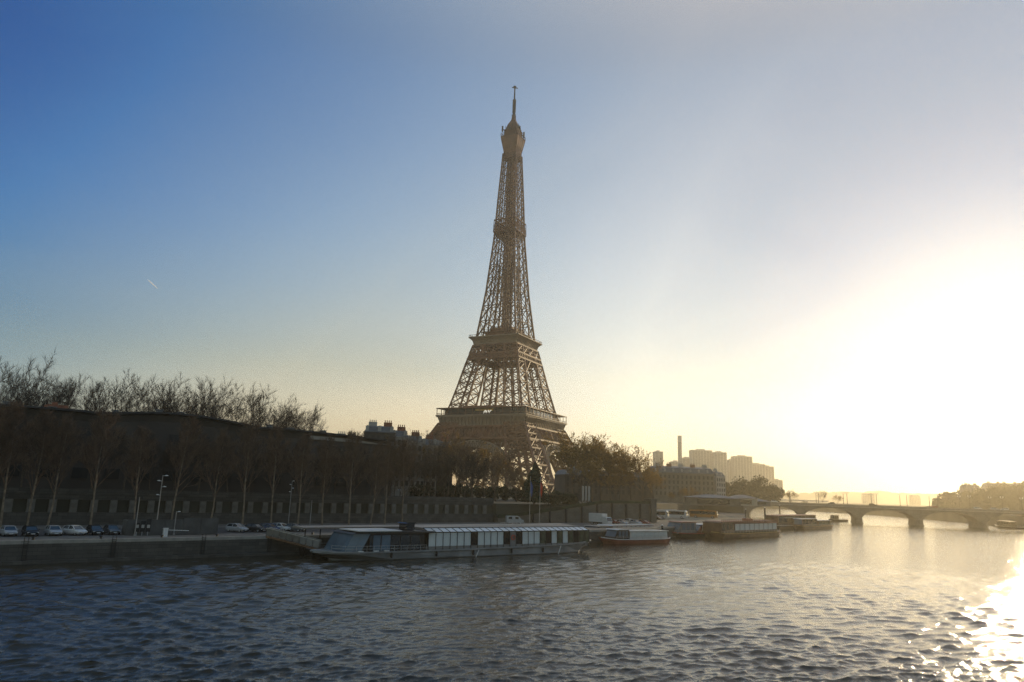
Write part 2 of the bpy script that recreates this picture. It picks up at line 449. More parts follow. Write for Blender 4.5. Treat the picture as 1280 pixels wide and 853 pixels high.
l.new(mp.outputs[0], n1.inputs['Vector']); l.new(mp.outputs[0], n2.inputs['Vector'])
b1 = n.new('ShaderNodeBump'); b1.inputs['Strength'].default_value = .75; b1.inputs['Distance'].default_value = .058
b2 = n.new('ShaderNodeBump'); b2.inputs['Strength'].default_value = .6; b2.inputs['Distance'].default_value = .20
l.new(n2.outputs['Fac'], b2.inputs['Height']); l.new(n1.outputs['Fac'], b1.inputs['Height'])
l.new(b2.outputs[0], b1.inputs['Normal']); l.new(b1.outputs[0], pb.inputs['Normal'])
me.materials.append(WATER)
wob = bpy.data.objects.new('water', me); COL.objects.link(wob); wob['kind'] = 'structure'

# ------------------------------------------------------------------ haze
HB = MB(); HB.box(-6000, 6000, -300, 7000, -3.6, 360)
HZ = bpy.data.materials.new('haze_air'); HZ.use_nodes = True
n, l = HZ.node_tree.nodes, HZ.node_tree.links
n.remove(n['Principled BSDF'])
pv = n.new('ShaderNodeVolumePrincipled')
pv.inputs['Color'].default_value = (1, .90, .68, 1); pv.inputs['Density'].default_value = .00026; pv.inputs['Anisotropy'].default_value = .70
l.new(pv.outputs[0], n['Material Output'].inputs['Volume'])
hz = HB.build('haze', HZ); hz['kind'] = 'stuff'
#@@MORE
# ------------------------------------------------------------------ the lattice tower
TX, TY, TZ0, TYAW = -4.4, 516.75, 4.54, -.474
ZA = [0, 20, 40, 57.6, 62, 80, 97, 110, 115.7, 150, 195, 227, 260, 276]
VA = [62.5, 51, 39.5, 30.6, 29, 24.6, 20.8, 17.5, 16, 12, 8.6, 7.3, 5.7, 5.2]
ZB = [0, 57.6, 62, 115.7, 150, 190, 276]
VB = [37.5, 16.2, 15.2, 7.2, 5.2, 3.9, 2.6]
A_ = lambda z: float(np.interp(z, ZA, VA))
B_ = lambda z: float(np.interp(z, ZB, VB))
tower = thing('lattice_tower', 'tall brown wrought iron lattice tower tapering to a mast above the bare trees', 'tower', (TX, TY, TZ0), TYAW)
def panel(mb, a0, b0, a1, b1, w, wh=None, mid=False, top=True, ref=None):
    a0, b0, a1, b1 = map(Vector, (a0, b0, a1, b1))
    mb.beam(a0, b1, w); mb.beam(b0, a1, w)
    if top: mb.beam(a1, b1, wh or w)
    if mid:
        mb.beam((a0+b0)/2, (a1+b1)/2, w*.7); mb.beam((a0+a1)/2, (b0+b1)/2, w*.8)
LEGZ0 = [0, 12, 24, 35, 45, 52]
LEGZ1 = [57.6, 66, 74.2, 82, 89.5, 96.5, 103, 109.5]
for sx_ in (-1, 1):
    for sy_ in (-1, 1):
        mb = MB()
        def cn(z, i, j): return Vector((sx_ * (A_(z) if i else B_(z)), sy_ * (A_(z) if j else B_(z)), z))
        for zs, ch, br in ((LEGZ0, 1.5, .75), (LEGZ1, 1.05, .5)):
            for z0, z1 in zip(zs[:-1], zs[1:]):
                for i in (0, 1):
                    for j in (0, 1): mb.beam(cn(z0,i,j), cn(z1,i,j), ch)
                for (i0,j0,i1,j1) in ((0,0,1,0),(1,0,1,1),(1,1,0,1),(0,1,0,0)):
                    panel(mb, cn(z0,i0,j0), cn(z0,i1,j1), cn(z1,i0,j0), cn(z1,i1,j1), br, br*1.2, mid=z0 < 50)
                    # secondary lattice
                    m0 = (cn(z0,i0,j0)+cn(z0,i1,j1))/2; m1 = (cn(z1,i0,j0)+cn(z1,i1,j1))/2; q0 = (cn(z0,i0,j0)+cn(z1,i0,j0))/2; q1 = (cn(z0,i1,j1)+cn(z1,i1,j1))/2
                    if z0 < 50 or (i0 and i1) or (j0 and j1):
                        for a, b in ((m0,q0),(q0,m1),(m1,q1),(q1,m0)): mb.beam(a, b, br*.5)
        # inclined lift track inside the leg
        if zs: mb.beam(Vector((sx_*(A_(0)+B_(0))/2, sy_*(A_(0)+B_(0))/2, 0)), Vector((sx_*(A_(57)+B_(57))/2, sy_*(A_(57)+B_(57))/2, 57)), 2.2)
        for k in range(2):
            f0 = .35 + .3*k
            pts = [Vector((sx_*(B_(z)+(A_(z)-B_(z))*f0), sy_*(B_(z)+(A_(z)-B_(z))*.5), z)) for z in LEGZ1]
            for a, b in zip(pts[:-1], pts[1:]): mb.beam(a, b, .7)
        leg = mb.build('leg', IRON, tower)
        c = (A_(0)+B_(0))/2
        for i in (-1, 1):
            for j in (-1, 1):
                x, y = sx_*c + i*10.5, sy_*c + j*10.5
                ms = MB(); ms.hexa([(x-4,y-4,0),(x+4,y-4,0),(x+4,y+4,0),(x-4,y+4,0),(x-2.6,y-2.6,5.5),(x+2.6,y-2.6,5.5),(x+2.6,y+2.6,5.5),(x-2.6,y+2.6,5.5)])
                ms.build('masonry_base', STONE_P, leg)
def face(k):                                                  # a frame whose x runs along a face and whose -y looks outwards
    M = Matrix.Rotation(k * PI/2, 4, 'Z')
    return lambda x, y, z: M @ Vector((x, y, z))
# decorative arches
for k in range(4):
    f = face(k); mb = MB()
    R1, R2, zc0 = 37.5, 33.2, 2.0
    n = 40; prev = None
    for i in range(n + 1):
        a = PI * (.035 + .93 * i / n)
        pts = []
        for rr in (R1, (R1+R2)/2, R2):
            z = zc0 + rr*math.sin(a); x = rr*math.cos(a)
            pts += [f(x, -A_(max(0,z)) + .2, z), f(x, -A_(max(0,z)) + 3.2, z)]
        if prev:
            for j in range(6):
                if j in (2, 3): continue
                mb.beam(prev[j], pts[j], .7)
            for j in (0, 1): panel(mb, prev[j], prev[j+4], pts[j], pts[j+4], .38, top=False)
            mb.hexa([prev[0], prev[1], pts[1], pts[0], prev[0]*1.0+Vector((0,0,.35)), prev[1]+Vector((0,0,.35)), pts[1]+Vector((0,0,.35)), pts[0]+Vector((0,0,.35))])
        mb.beam(pts[0], pts[4], .45); mb.beam(pts[1], pts[5], .45)
        # uprights from the arch to the girder
        if i % 2 == 0 and abs(f(0,0,0).x) < 1e9:
            x = R1*math.cos(a); z = zc0 + R1*math.sin(a)
            if abs(x) < B_(z) + 1 and z > 18: mb.beam(pts[0], f(x, -A_(38), 38), .4)
        prev = pts
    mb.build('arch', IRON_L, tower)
# first platform: two lattice girders, a frieze of brackets, the deck, gallery posts and roof
mb = MB()
mb.slab([(35.4,-35.4),(35.4,35.4),(-35.4,35.4),(-35.4,-35.4)], 56.9, 57.5)
mb.slab([(34.9,-34.9),(34.9,34.9),(-34.9,34.9),(-34.9,-34.9)], 56.1, 56.897)
p1 = mb.build('first_platform', IRON_L, tower)
mb = MB()
for k in range(4):
    f = face(k)
    for (z0, z1, npan, th) in ((41.5, 49.6, 18, .5), (37.6, 41.0, 30, .32)):
        w0, w1 = A_(z0)+.4, A_(z1)+.4
        w0 = min(w0, 38); 
        for i in range(npan):
            xa0, xb0 = (-1+2*i/npan)*w0, (-1+2*(i+1)/npan)*w0
            xa1, xb1 = (-1+2*i/npan)*w1, (-1+2*(i+1)/npan)*w1
            panel(mb, f(xa0,-w0,z0), f(xb0,-w0,z0), f(xa1,-w1,z1), f(xb1,-w1,z1), th, top=False)
            if i % 2 == 0: mb.beam(f(xa0,-w0,z0), f(xa1,-w1,z1), th*1.2)
        mb.beam(f(-w0,-w0,z0), f(w0,-w0,z0), .9); mb.beam(f(-w1,-w1,z1), f(w1,-w1,z1), 1.0)
    # plate behind the lattice
    mb.hexa([f(-36.6,-36.8,41.8), f(36.6,-36.8,41.8), f(36.2,-36.4,41.8), f(-36.2,-36.4,41.8), f(-33.2,-33.6,50), f(33.2,-33.6,50), f(32.8,-33.2,50), f(-32.8,-33.2,50)])
mb.build('girder', IRON, p1)
mb = MB()
for k in range(4):
    f = face(k); n = 24
    for i in range(n):
        x0 = -1 + 2*(i+.5)/n
        prof = [(33.2,49.7),(33.4,51.5),(33.9,53.5),(34.7,55.4),(34.9,56.09)]
        for (y0,z0),(y1,z1) in zip(prof[:-1], prof[1:]): mb.beam(f(x0*32.6,-y0,z0), f(x0*(33.2+.05*(z1-50)),-y1,z1), .75)
    prof = [(32.9,49.7),(33.0,52),(33.3,54),(33.9,56.09)]
    for (y0,z0),(y1,z1) in zip(prof[:-1], prof[1:]):
        mb.add([f(-y0,-y0,z0), f(y0,-y0,z0), f(y1,-y1,z1), f(-y1,-y1,z1)], [(0,1,2,3)])
mb.build('frieze', IRON_L, p1)
mb = MB()
mb.slab([(35.2,-35.2),(35.2,35.2),(-35.2,35.2),(-35.2,-35.2)], 62.1, 62.6)
mb.slab([(16,-31),(16,-20),(-16,-20),(-16,-31)], 62.603, 64.0)
mb.build('gallery_roof', IRON, p1)
mb = MB()
for k in range(4):
    f = face(k)
    for i in range(13):
        x = -34.6 + 69.2*i/12
        mb.beam(f(x,-34.7,57.5), f(x,-34.7,62.1), .35)
    mb.beam(f(-34.9,-34.9,58.7), f(34.9,-34.9,58.7), .18)
    for i in range(60):
        x = -34.6 + 69.2*i/59
        mb.beam(f(x,-34.9,57.5), f(x,-34.9,58.7), .10)
mb.build('railing', IRON, p1)
for k, (x0, x1) in enumerate(((-26, 33), (-33, 10), (-27, 27), (-27, 27))):
    f = face(k); pv = MB()
    pts = [f(x0,-33,57.503), f(x1,-33,57.503), f(x1,-22,57.503), f(x0,-22,57.503)]
    pv.hexa(pts + [p + Vector((0,0,4.59)) for p in pts])
    pav = pv.build('pavilion', [MUSEUM, GLASS, GLASS, GLASS][k] if k != 1 else GLASS, p1)
    if k == 0:
        g = MB()
        q = [f(-4.5,-33.25,60.0), f(9.5,-33.25,60.0), f(9.5,-33.05,60.0), f(-4.5,-33.05,60.0)]
        g.hexa(q + [p + Vector((0,0,1.5)) for p in q]); g.build('gold_panel', GOLDP, pav)
        # a small white illuminated sign on the pavilion front: looped strokes
        g = MB()
        st = [[(2,58.3),(2.6,59.6),(3.6,60.4),(3.9,59.6),(2.9,58.8)], [(4.2,58.4),(4.6,60.2)], [(4.9,58.4),(5.2,60.1),(6.2,60.2),(6.0,59.3),(5.0,59.2)], [(6.5,58.4),(7.2,60.0),(8.2,60.3)]]
        for s_ in st:
            for (xa,za),(xb,zb) in zip(s_[:-1], s_[1:]): g.beam(f(xa,-33.45,za), f(xb,-33.45,zb), .32)
        g.build('sign', mat('sign_white', (.8,.78,.7), .5, emit=((1,.95,.8), .6)), pav)
    if k == 1:
        g = MB()
        for i in range(9):
            x = -15 + i*3.1
            q = [f(x,-33.2,58.0), f(x+2.5,-33.2,58.0), f(x+2.5,-33.05,58.0), f(x,-33.05,58.0)]
            g.hexa(q + [p + Vector((0,0,3.4)) for p in q])
        g.build('window', ROOFGL, pav)
# second platform
mb = MB()
mb.slab([(20.3,-20.3),(20.3,20.3),(-20.3,20.3),(-20.3,-20.3)], 115.2, 115.9)
for k in range(4):
    f = face(k)
    prof = [(17.1,109.7),(17.3,111.5),(17.9,113.3),(19.1,114.6),(20.0,115.19)]
    for (y0,z0),(y1,z1) in zip(prof[:-1], prof[1:]):
        mb.add([f(-y0,-y0,z0), f(y0,-y0,z0), f(y1,-y1,z1), f(-y1,-y1,z1)], [(0,1,2,3)])
        for i in range(17):
            x = (-1 + 2*i/16)
            mb.beam(f(x*y0,-y0-.15,z0), f(x*y1,-y1-.15,z1), .42)
p2 = mb.build('second_platform', IRON_L, tower)
mb = MB()
for k in range(4):
    f = face(k)
    w = lambda z: A_(z) + .25
    for z, t in ((109.6,1.0),(103.2,1.1),(99.4,1.1)): mb.beam(f(-w(z),-w(z),z), f(w(z),-w(z),z), t)
    for i in range(4):
        a, b = -1 + i*.5, -1 + (i+1)*.5
        panel(mb, f(a*w(103.2),-w(103.2),103.2), f(b*w(103.2),-w(103.2),103.2), f(a*w(109.6),-w(109.6),109.6), f(b*w(109.6),-w(109.6),109.6), .55, top=False, mid=True)
        mb.beam(f(a*w(103.2),-w(103.2),103.2), f(a*w(109.6),-w(109.6),109.6), .9)
    for i in range(14):
        a, b = -1 + i/7, -1 + (i+1)/7
        panel(mb, f(a*w(99.4),-w(99.4),99.4), f(b*w(99.4),-w(99.4),99.4), f(a*w(103.2),-w(103.2),103.2), f(b*w(103.2),-w(103.2),103.2), .35, top=False)
    ww = w(99.4) - .5
    mb.add([f(-ww,-ww,99.6), f(ww,-ww,99.6), f(ww-.6,-ww+.6,103), f(-ww+.6,-ww+.6,103)], [(0,1,2,3)])
    for sgn in (-1, 1):
        mb.beam(f(sgn*B_(90),-w(90),90), f(0,-w(99.4),99.4), .6); mb.beam(f(sgn*B_(96)*.5,-w(99.4),99.4), f(sgn*B_(90),-w(84),84), .4)
mb.build('girder', IRON, p2)
mb = MB()
mb.slab([(15,-15),(15,15),(-15,15),(-15,-15)], 103.4, 103.9)
for k in range(4):
    f = face(k)
    for i in range(31):
        x = -19.8 + 39.6*i/30
        mb.beam(f(x,-20.0,115.9), f(x,-20.0,117.2), .13)
    mb.beam(f(-20,-20,117.2), f(20,-20,117.2), .22)
mb.build('railing', IRON, p2)
mb = MB()
mb.slab([(11.5,-11.5),(11.5,11.5),(-11.5,11.5),(-11.5,-11.5)], 115.903, 120)
mb.slab([(13.5,-13.5),(13.5,13.5),(-13.5,13.5),(-13.5,-13.5)], 120.003, 120.6)
mb.slab([(9,-9),(9,9),(-9,9),(-9,-9)], 120.603, 124)
for k in range(4):
    f = face(k)
    for i in range(9): mb.beam(f(-13+3.25*i,-13.2,120.6), f(-13+3.25*i,-13.2,122), .15)
    mb.beam(f(-13.2,-13.2,122), f(13.2,-13.2,122), .2)
    for i in (-1, 1):
        mb.prism([(0,0)], 0, 0) if False else None
        q = [f(i*6-2.2,-12.6,115.91), f(i*6+2.2,-12.6,115.91), f(i*6+2.2,-11.51,115.91), f(i*6-2.2,-11.51,115.91)]
        mb.hexa(q + [p + Vector((0,0,3.2)) for p in q])
mb.build('upper_pavilion', IRON, p2)
# shaft
mb = MB()
zs = [116]
while zs[-1] < 262: zs.append(zs[-1] + max(5.6, 12.5 - (zs[-1]-116)*.05))
zs[-1] = 264
for z0, z1 in zip(zs[:-1], zs[1:]):
    tk = 1.15 - .0030*(z0-116); br = .50 - .0011*(z0-116)
    for k in range(4):
        f = face(k)
        P = lambda z, x, d=0: f(x, -A_(z) + d, z)
        mb.beam(P(z0,-A_(z0)), P(z1,-A_(z1)), tk)
        for sg in (-1, 1):
            b0, b1 = B_(z0)*sg, B_(z1)*sg; a0, a1 = A_(z0)*sg, A_(z1)*sg
            mb.beam(P(z0,b0), P(z1,b1), tk*.75)
            panel(mb, P(z0,a0), P(z0,b0), P(z1,a1), P(z1,b1), br, br*1.1)
            zm = (z0+z1)/2
            # fan of small struts at the outer chord, as on the gussets
            mb.beam(P(z1,a1), P(zm,(A_(zm)+B_(zm))/2*sg), br*.6)
            # inner face of the leg
            if z0 < 170:
                i0 = A_(z0)-B_(z0); i1 = A_(z1)-B_(z1)
                mb.beam(P(z0,b0,i0), P(z1,b1,i1), tk*.6)
                mb.beam(P(z0,b0), P(z1,b1,i1), br*.8); mb.beam(P(z0,b0,i0), P(z1,b1), br*.8); mb.beam(P(z1,b1), P(z1,b1,i1), br)
        if z0 < 150: mb.beam(P(z1,-B_(z1)), P(z1,B_(z1)), br*1.1)
        else: panel(mb, P(z0,-B_(z0)), P(z0,B_(z0)), P(z1,-B_(z1)), P(z1,B_(z1)), br*.8)
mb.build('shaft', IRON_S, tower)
mb = MB()
h = 2.7
z = 120
while z < 262:
    z1 = min(262, z + 3.1)
    for k in range(4):
        f = face(k)
        for x in (-h, 0): mb.beam(f(x,-h,z), f(x,-h,z1), .42)
        panel(mb, f(-h,-h,z), f(0,-h,z), f(-h,-h,z1), f(0,-h,z1), .30, .4); panel(mb, f(0,-h,z), f(h,-h,z), f(0,-h,z1), f(h,-h,z1), .30, .4)
    z = z1
mb.box(-1.3,1.3,-1.3,1.3,120,262)
mb.build('lift_shaft', IRON_D, tower)
mb = MB()
for k in range(4):
    f = face(k)
    for zz, w in ((195, 7.2), (199, 9.3), (208.5, 9.0)): mb.beam(f(-w,-w,zz), f(w,-w,zz), .6)
    for i in range(9):
        x = -1 + i/4
        mb.beam(f(x*7.2,-7.2,195), f(x*9.3,-9.3,199), .4); mb.beam(f(x*9.3,-9.3,199), f(x*9.0,-9.0,208.5), .38)
    for i in range(8):
        panel(mb, f((-1+i/4)*9.3,-9.3,199), f((-1+(i+1)/4)*9.3,-9.3,199), f((-1+i/4)*9.1,-9.1,205), f((-1+(i+1)/4)*9.1,-9.1,205), .2)
mb.slab([(9.1,-9.1),(9.1,9.1),(-9.1,9.1),(-9.1,-9.1)], 198.5, 199.1)
mb.slab([(4.6,-4.6),(4.6,4.6),(-4.6,4.6),(-4.6,-4.6)], 199.003, 203.5)
mb.build('intermediate_platform', IRON_D, tower)
# summit: neck, flared cabin, deck ring, upper cabin, dome, antennas and mast
def sq(r, z): return [(r,-r,z),(r,r,z),(-r,r,z),(-r,-r,z)]
def oct_(r, z, c=.3): 
    a = r*(1-c); return [(r,-a,z),(r,a,z),(a,r,z),(-a,r,z),(-r,a,z),(-r,-a,z),(-a,-r,z),(a,-r,z)]
mb = MB()
mb.loft([oct_(r,z,.14) for r,z in ((5.2,259.5),(5.2,266.0),(5.4,267.2),(6.2,270.5),(6.9,274),(7.3,276.6),(7.3,277.6))])
for k in range(4):
    f = face(k)
    for i in range(5):
        x = -1+i/2
        mb.beam(f(x*4.6,-5.35,266), f(x*6.4,-7.35,277), .3)
        mb.beam(f(x*4.6,-5.35,259.5), f(x*4.6,-5.35,266), .3)
    mb.beam(f(-5,-5.3,266), f(5,-5.3,266), .5)
cab = mb.build('summit_cabin', IRON, tower)
mb = MB()
mb.loft([oct_(r,z,.14) for r,z in ((7.6,277.61),(7.6,278.3))])
mb.loft([oct_(r,z,.2) for r,z in ((5.9,278.31),(5.6,283.2),(5.9,283.5),(5.9,284.2),(4.8,284.5),(4.3,287.5),(3.6,289.8),(2.4,292),(1.5,294.2),(1.2,297.5))])
for k in range(4):
    f = face(k)
    for i in range(11): mb.beam(f(-7.3+1.46*i,-7.4,278.3), f(-7.3+1.46*i,-6.9,281), .12)
    mb.beam(f(-7.3,-7.4,279.6), f(7.3,-7.4,279.6), .2); mb.beam(f(-7.3,-6.9,281), f(7.3,-6.9,281), .25)
mb.build('summit_deck', IRON_S, tower)
rng = random.Random(3); mb = MB()
for i in range(46):
    a = rng.uniform(0, 2*PI); r = rng.uniform(3.2, 6.6); z = 291.5 - r*1.25 + rng.uniform(-.5, 2)
    p = Vector((r*math.cos(a), r*math.sin(a), z)); k = rng.random()
    if k < .5: mb.box(p.x-.35, p.x+.35, p.y-.35, p.y+.35, z, z + rng.uniform(.8, 2.6))
    elif k < .8: mb.tube([p, p + Vector((math.cos(a)*.9, math.sin(a)*.9, 0))], [.8, .9], 8)
    else: mb.beam(p, p + Vector((0,0,rng.uniform(2,4))), .2)
M_ = Matrix.Rotation(-TYAW, 3, 'Z')
for sx2, zz in ((-8.6, 285.5), (8.4, 281.0)):
    e = M_ @ Vector((sx2, 0, zz)); mb.beam(M_ @ Vector((sx2*.5,0,zz)), e, .5); mb.box(e.x-.5,e.x+.5,e.y-.5,e.y+.5, zz-1.6, zz+3.0)
for i in range(10):
    a = i*PI/5; mb.beam((1.1*math.cos(a),1.1*math.sin(a),292), (1.6*math.cos(a),1.6*math.sin(a),299-(i%3)), .25)
mb.build('antenna', HULLD, tower)
mb = MB()
mb.tube([(0,0,294),(0,0,301),(0,0,312)], [1.15,1.05,.95], 10)
mb.tube([(0,0,312),(0,0,323.2)], [.62,.50], 8)
for i in range(11):
    z = 300.5 + i*1.05
    for k in range(4):
        f = face(k); mb.box(*sorted((f(-.5,-1.3,0).x, f(.5,-1.0,0).x)), *sorted((f(-.5,-1.3,0).y, f(.5,-1.0,0).y)), z, z+.7)
mb.beam(M_ @ Vector((-2.4,0,322.6)), M_ @ Vector((2.4,.4,322.2)), .5); mb.beam(M_ @ Vector((0,-1.5,322.7)), M_ @ Vector((0,1.5,322.7)), .4)
mb.box(-.9,.9,-.9,.9,322,323.6)
mb.build('mast', HULLD, tower)

# ------------------------------------------------------------------ stone arch bridge at the right
BD = Vector((math.cos(R(20)), -math.sin(R(20)), 0)); BN = Vector((-BD.y, BD.x, 0))    # BN looks away from the camera
BO = Vector((145.7, 445.2, 0)); BANG = -R(20)
bridge = thing('stone_bridge', 'long stone bridge of low segmental arches crossing the river by the sun glare', 'bridge', BO, BANG)
SP, WID, DZ = 31.0, 24.0, 10.0
mb = MB()
def intr(i):                                                   # intrados of an arch: springing 3.4 m, crown 8 m
    n = 18; x0, x1 = i*SP + 1.9, (i+1)*SP - 1.9; c = (x0+x1)/2; hw = (x1-x0)/2
    return [(c + hw*math.cos(PI - PI*k/n) if False else x0 + (x1-x0)*k/n, 3.3 + 4.8*math.sqrt(max(0, 1-((x0+(x1-x0)*k/n-c)/hw)**2))**1.15) for k in range(n+1)]
prof_top = 8.9
for i in range(5):
    pts = intr(i)
    for (xa,za),(xb,zb) in zip(pts[:-1], pts[1:]):
        mb.hexa([(xa,0,za),(xb,0,zb),(xb,WID,zb),(xa,WID,za),(xa,0,prof_top),(xb,0,prof_top),(xb,WID,prof_top),(xa,WID,prof_top)])
for i in range(6):
    x = i*SP
    mb.box(x-1.9, x+1.9, 0, WID, 3.3, prof_top)
mb.box(-30, -1.9, 0, WID, LZ-1.5, prof_top); mb.box(5*SP+1.9, 5*SP+40, 0, WID, 3, prof_top)
mb.build('spandrel_wall', STONE_B, bridge)
mb = MB(); mb.box(-30, 5*SP+40, -.35, WID+.35, prof_top+.003, prof_top+.45); mb.box(-30, 5*SP+40, .3, WID-.3, prof_top+.453, DZ)
mb.build('cornice', KERB, bridge)
mb = MB()
for y in (-.1, WID-.2):
    mb.box(-30, 5*SP+40, y, y+.3, prof_top+.455, prof_top+.75); mb.box(-30, 5*SP+40, y-.05, y+.35, prof_top+1.35, prof_top+1.55)
    k = -30.
    while k < 5*SP+40: mb.box(k, k+.28, y+.03, y+.27, prof_top+.75, prof_top+1.35); k += .62
mb.build('parapet', STONE_B, bridge)
for i in range(6):
    mb = MB(); x = i*SP
    mb.slab([(x-1.9,0),(x-1.3,-1.7),(x,-2.6),(x+1.3,-1.7),(x+1.9,0),(x+1.9,WID),(x+1.3,WID+1.7),(x,WID+2.6),(x-1.3,WID+1.7),(x-1.9,WID)], -2, 3.3)
    mb.slab([(x-2.3,0),(x-1.6,-2.1),(x,-3.1),(x+1.6,-2.1),(x+2.3,0),(x+2.3,WID),(x+1.6,WID+2.1),(x,WID+3.1),(x-1.6,WID+2.1),(x-2.3,WID)], -2, .7)
    # medallion buttress above the pier
    mb.slab([(x-1.4,-.5),(x+1.4,-.5),(x+1.4,0),(x-1.4,0)], 3.303, prof_top)
    mb.build('pier', STONE_B, bridge)

# ------------------------------------------------------------------ buildings
def far_anchor(px, y, z=0):                                    # ground point at depth y seen in picture column px
    p = aty(px, 620, y); return Vector((p.x, y, z))
# arcade wall of the upper embankment
wall = thing('arcade_wall', 'long grey embankment wall with a row of square dark openings behind the parked cars', 'wall', bank(-70, 38, QZ), ANG)
WL, PITCHW = 192.0, 3.42
mb = MB(); mb.box(0, WL, -.6, 1.2, 0, 2.3); mb.build('base_course', STONE, wall)
mb = MB(); mb.box(0, WL, -.5, 1.2, 4.65, 5.7); mb.box(0, WL, -.75, .2, 5.703, 5.95); mb.box(0, WL, -.35, 0, 5.953, 6.7); mb.build('parapet', STONE, wall)
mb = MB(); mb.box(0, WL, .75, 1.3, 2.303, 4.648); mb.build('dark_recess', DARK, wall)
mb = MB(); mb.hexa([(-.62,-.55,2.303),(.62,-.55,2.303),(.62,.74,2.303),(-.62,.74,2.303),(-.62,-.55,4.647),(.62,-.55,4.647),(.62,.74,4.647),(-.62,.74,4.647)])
pil = mb.build('pillar', PILLAR, wall); pil.location = (.7, 0, 0)
for i in range(1, 56): child(pil, wall, (.7 + i*PITCHW, 0, 0))
mb = MB(); mb.box(-.04,.04,-.1,-.04,2.303,4.6)
for k in range(5): mb.box(-1.0,1.0,-.1,-.04,2.6+.42*k,2.63+.42*k)
gr_ = mb.build('grating', HULLD, wall); gr_.location = (.7+PITCHW/2, .5, 0)
for i in range(1, 55): child(gr_, wall, (.7 + (i+.5)*PITCHW, .5, 0))
# ramp wall that climbs to the right of the arcade
r0, r1 = Vector((-3,209.6,0)), Vector((47,244.6,0))
rd_ = (r1-r0).normalized(); rl = (r1-r0).length; rang = math.atan2(rd_.y, rd_.x)
ramp = thing('ramp_wall', 'pale retaining wall under a ramp that climbs from the quay to the road', 'wall', r0 + Vector((0,0,QZ)), rang)
mb = MB(); mb.prism([(0,0),(rl,0),(rl,6.2),(40,6.0),(4,1.4),(0,1.2)], -1.2, .6); mb.build('retaining_wall', STONE_P, ramp)
mb = MB(); mb.prism([(0,1.25),(4,1.42),(40,6.02),(rl,6.25),(rl,7.15),(40,6.95),(4,2.4),(0,2.2)], -1.45, -1.15); mb.build('parapet', HEDGE, ramp)
for i in range(9):
    mb = MB(); x = 6 + i*6.3; mb.box(x-.22, x+.22, -1.6, -1.2, 0, min(6.1, 1.5+(x-4)*.127)); mb.build('post', HULLD, ramp)
mb = MB(); mb.box(rl+.01, rl+2.6, -1.8, 1.0, 0, 7.6); mb.box(rl-.2, rl+2.8, -2.0, 1.2, 7.603, 7.9); mb.build('end_pier', STONE_P, ramp)

def windows_on(parent, mb, pts):                              # copies of one window part
    base = mb; base.location = pts[0]
    for p in pts[1:]: child(base, parent, p)
def townhouse(name, label, loc, rz, L, W, floors, fh=3.2, wallm=PLW, nwin=10, group=None, roofh=4.5, chim=3, win=True, gz=0):
    t = thing(name, label, 'building', loc, rz, group)
    H = floors*fh + .8
    mb = MB(); mb.box(0, L, 0, W, 0, H); mb.box(-.25, L+.25, -.3, W+.25, H+.003, H+.35)
    for k in (1, floors-1): mb.box(-.1, L+.1, -.45, 0, k*fh+.6, k*fh+.8)
    mb.build('wall', wallm, t)
    mb = MB(); mb.loft([[(0,0,H+.353),(L,0,H+.353),(L,W,H+.353),(0,W,H+.353)], [(1.1,1.3,H+.35+roofh*.75),(L-1.1,1.3,H+.35+roofh*.75),(L-1.1,W-1.3,H+.35+roofh*.75),(1.1,W-1.3,H+.35+roofh*.75)],
                      [(2.4,W*.42,H+.35+roofh),(L-2.4,W*.42,H+.35+roofh),(L-2.4,W*.58,H+.35+roofh),(2.4,W*.58,H+.35+roofh)]])
    roof = mb.build('roof', ZINC, t)
    for k in range(chim):
        x = L*(k+.5)/chim; mb = MB(); top = H+roofh+1.6
        mb.box(x-1.5, x+1.5, W*.3, W*.3+.8, H+roofh*.5, top)
        for q in range(4): mb.tube([(x-1.1+q*.72, W*.3+.4, top), (x-1.1+q*.72, W*.3+.4, top+.8)], .18, 6)
        mb.build('chimney', BRK if k % 2 else PLW, roof)
    if win:
        mb = MB(); mb.box(-.55,.55,-.06,.1,0,2.0); wv = mb.build('window', DIMGL, t)
        pts = [(L*(i+.5)/nwin, 0, k*fh+1.0) for k in range(1, floors) for i in range(nwin)][:96]
        windows_on(t, wv, pts)
        mb = MB(); mb.box(-.6,.6,-.1,.8,0,1.6); mb.prism([(-.7,1.6),(.7,1.6),(0,2.1)], -.15, .8); dv_ = mb.build('dormer', PLW, t)
        windows_on(t, dv_, [(L*(i+.5)/nwin, .35, H+.7) for i in range(0, nwin, 2)])
    return t
# museum: a long dark building on the left with a gently curved roof edge
mus = thing('museum_building', 'long dark museum building with a curved roof edge behind the bare trees', 'building', bank(0, 56, LZ), ANG)
mb = MB(); n = 44; top = []; 
def mus_top(s): return 16.5 + 1.5*math.sin((s+40)*.021) + (1.2*math.sin((s-24)*.10) if 20 < s < 60 else 0)
rings = []
for i in range(n+1):
    s = -75 + 172*i/n; y0 = 1.2*math.sin(s*.05)
    rings.append([(s,y0,0),(s,y0+30,0),(s,y0+30,mus_top(s)-1.2),(s,y0+14,mus_top(s)),(s,y0-.5,mus_top(s)-.8),(s,y0,mus_top(s)-2.4)])
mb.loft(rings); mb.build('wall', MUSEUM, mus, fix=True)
mb = MB(); rings = []
for i in range(n+1):
    s = -75.2 + 172.4*i/n; y0 = 1.2*math.sin(s*.05); z = mus_top(s)
    rings.append([(s,y0-2.2,z-.6),(s,y0+15,z+.12),(s,y0+31,z-1.0),(s,y0+31,z-.75),(s,y0+15,z+.5),(s,y0-2.2,z-.2)])
mb.loft(rings); mb.build('roof', HULLD, mus, fix=True)
mb = MB()
for i in range(40):
    x = -1.3; mb.box(0,0,0,0,0,0) if False else None
mb.box(-1.5,1.5,-.15,.1,0,2.2)
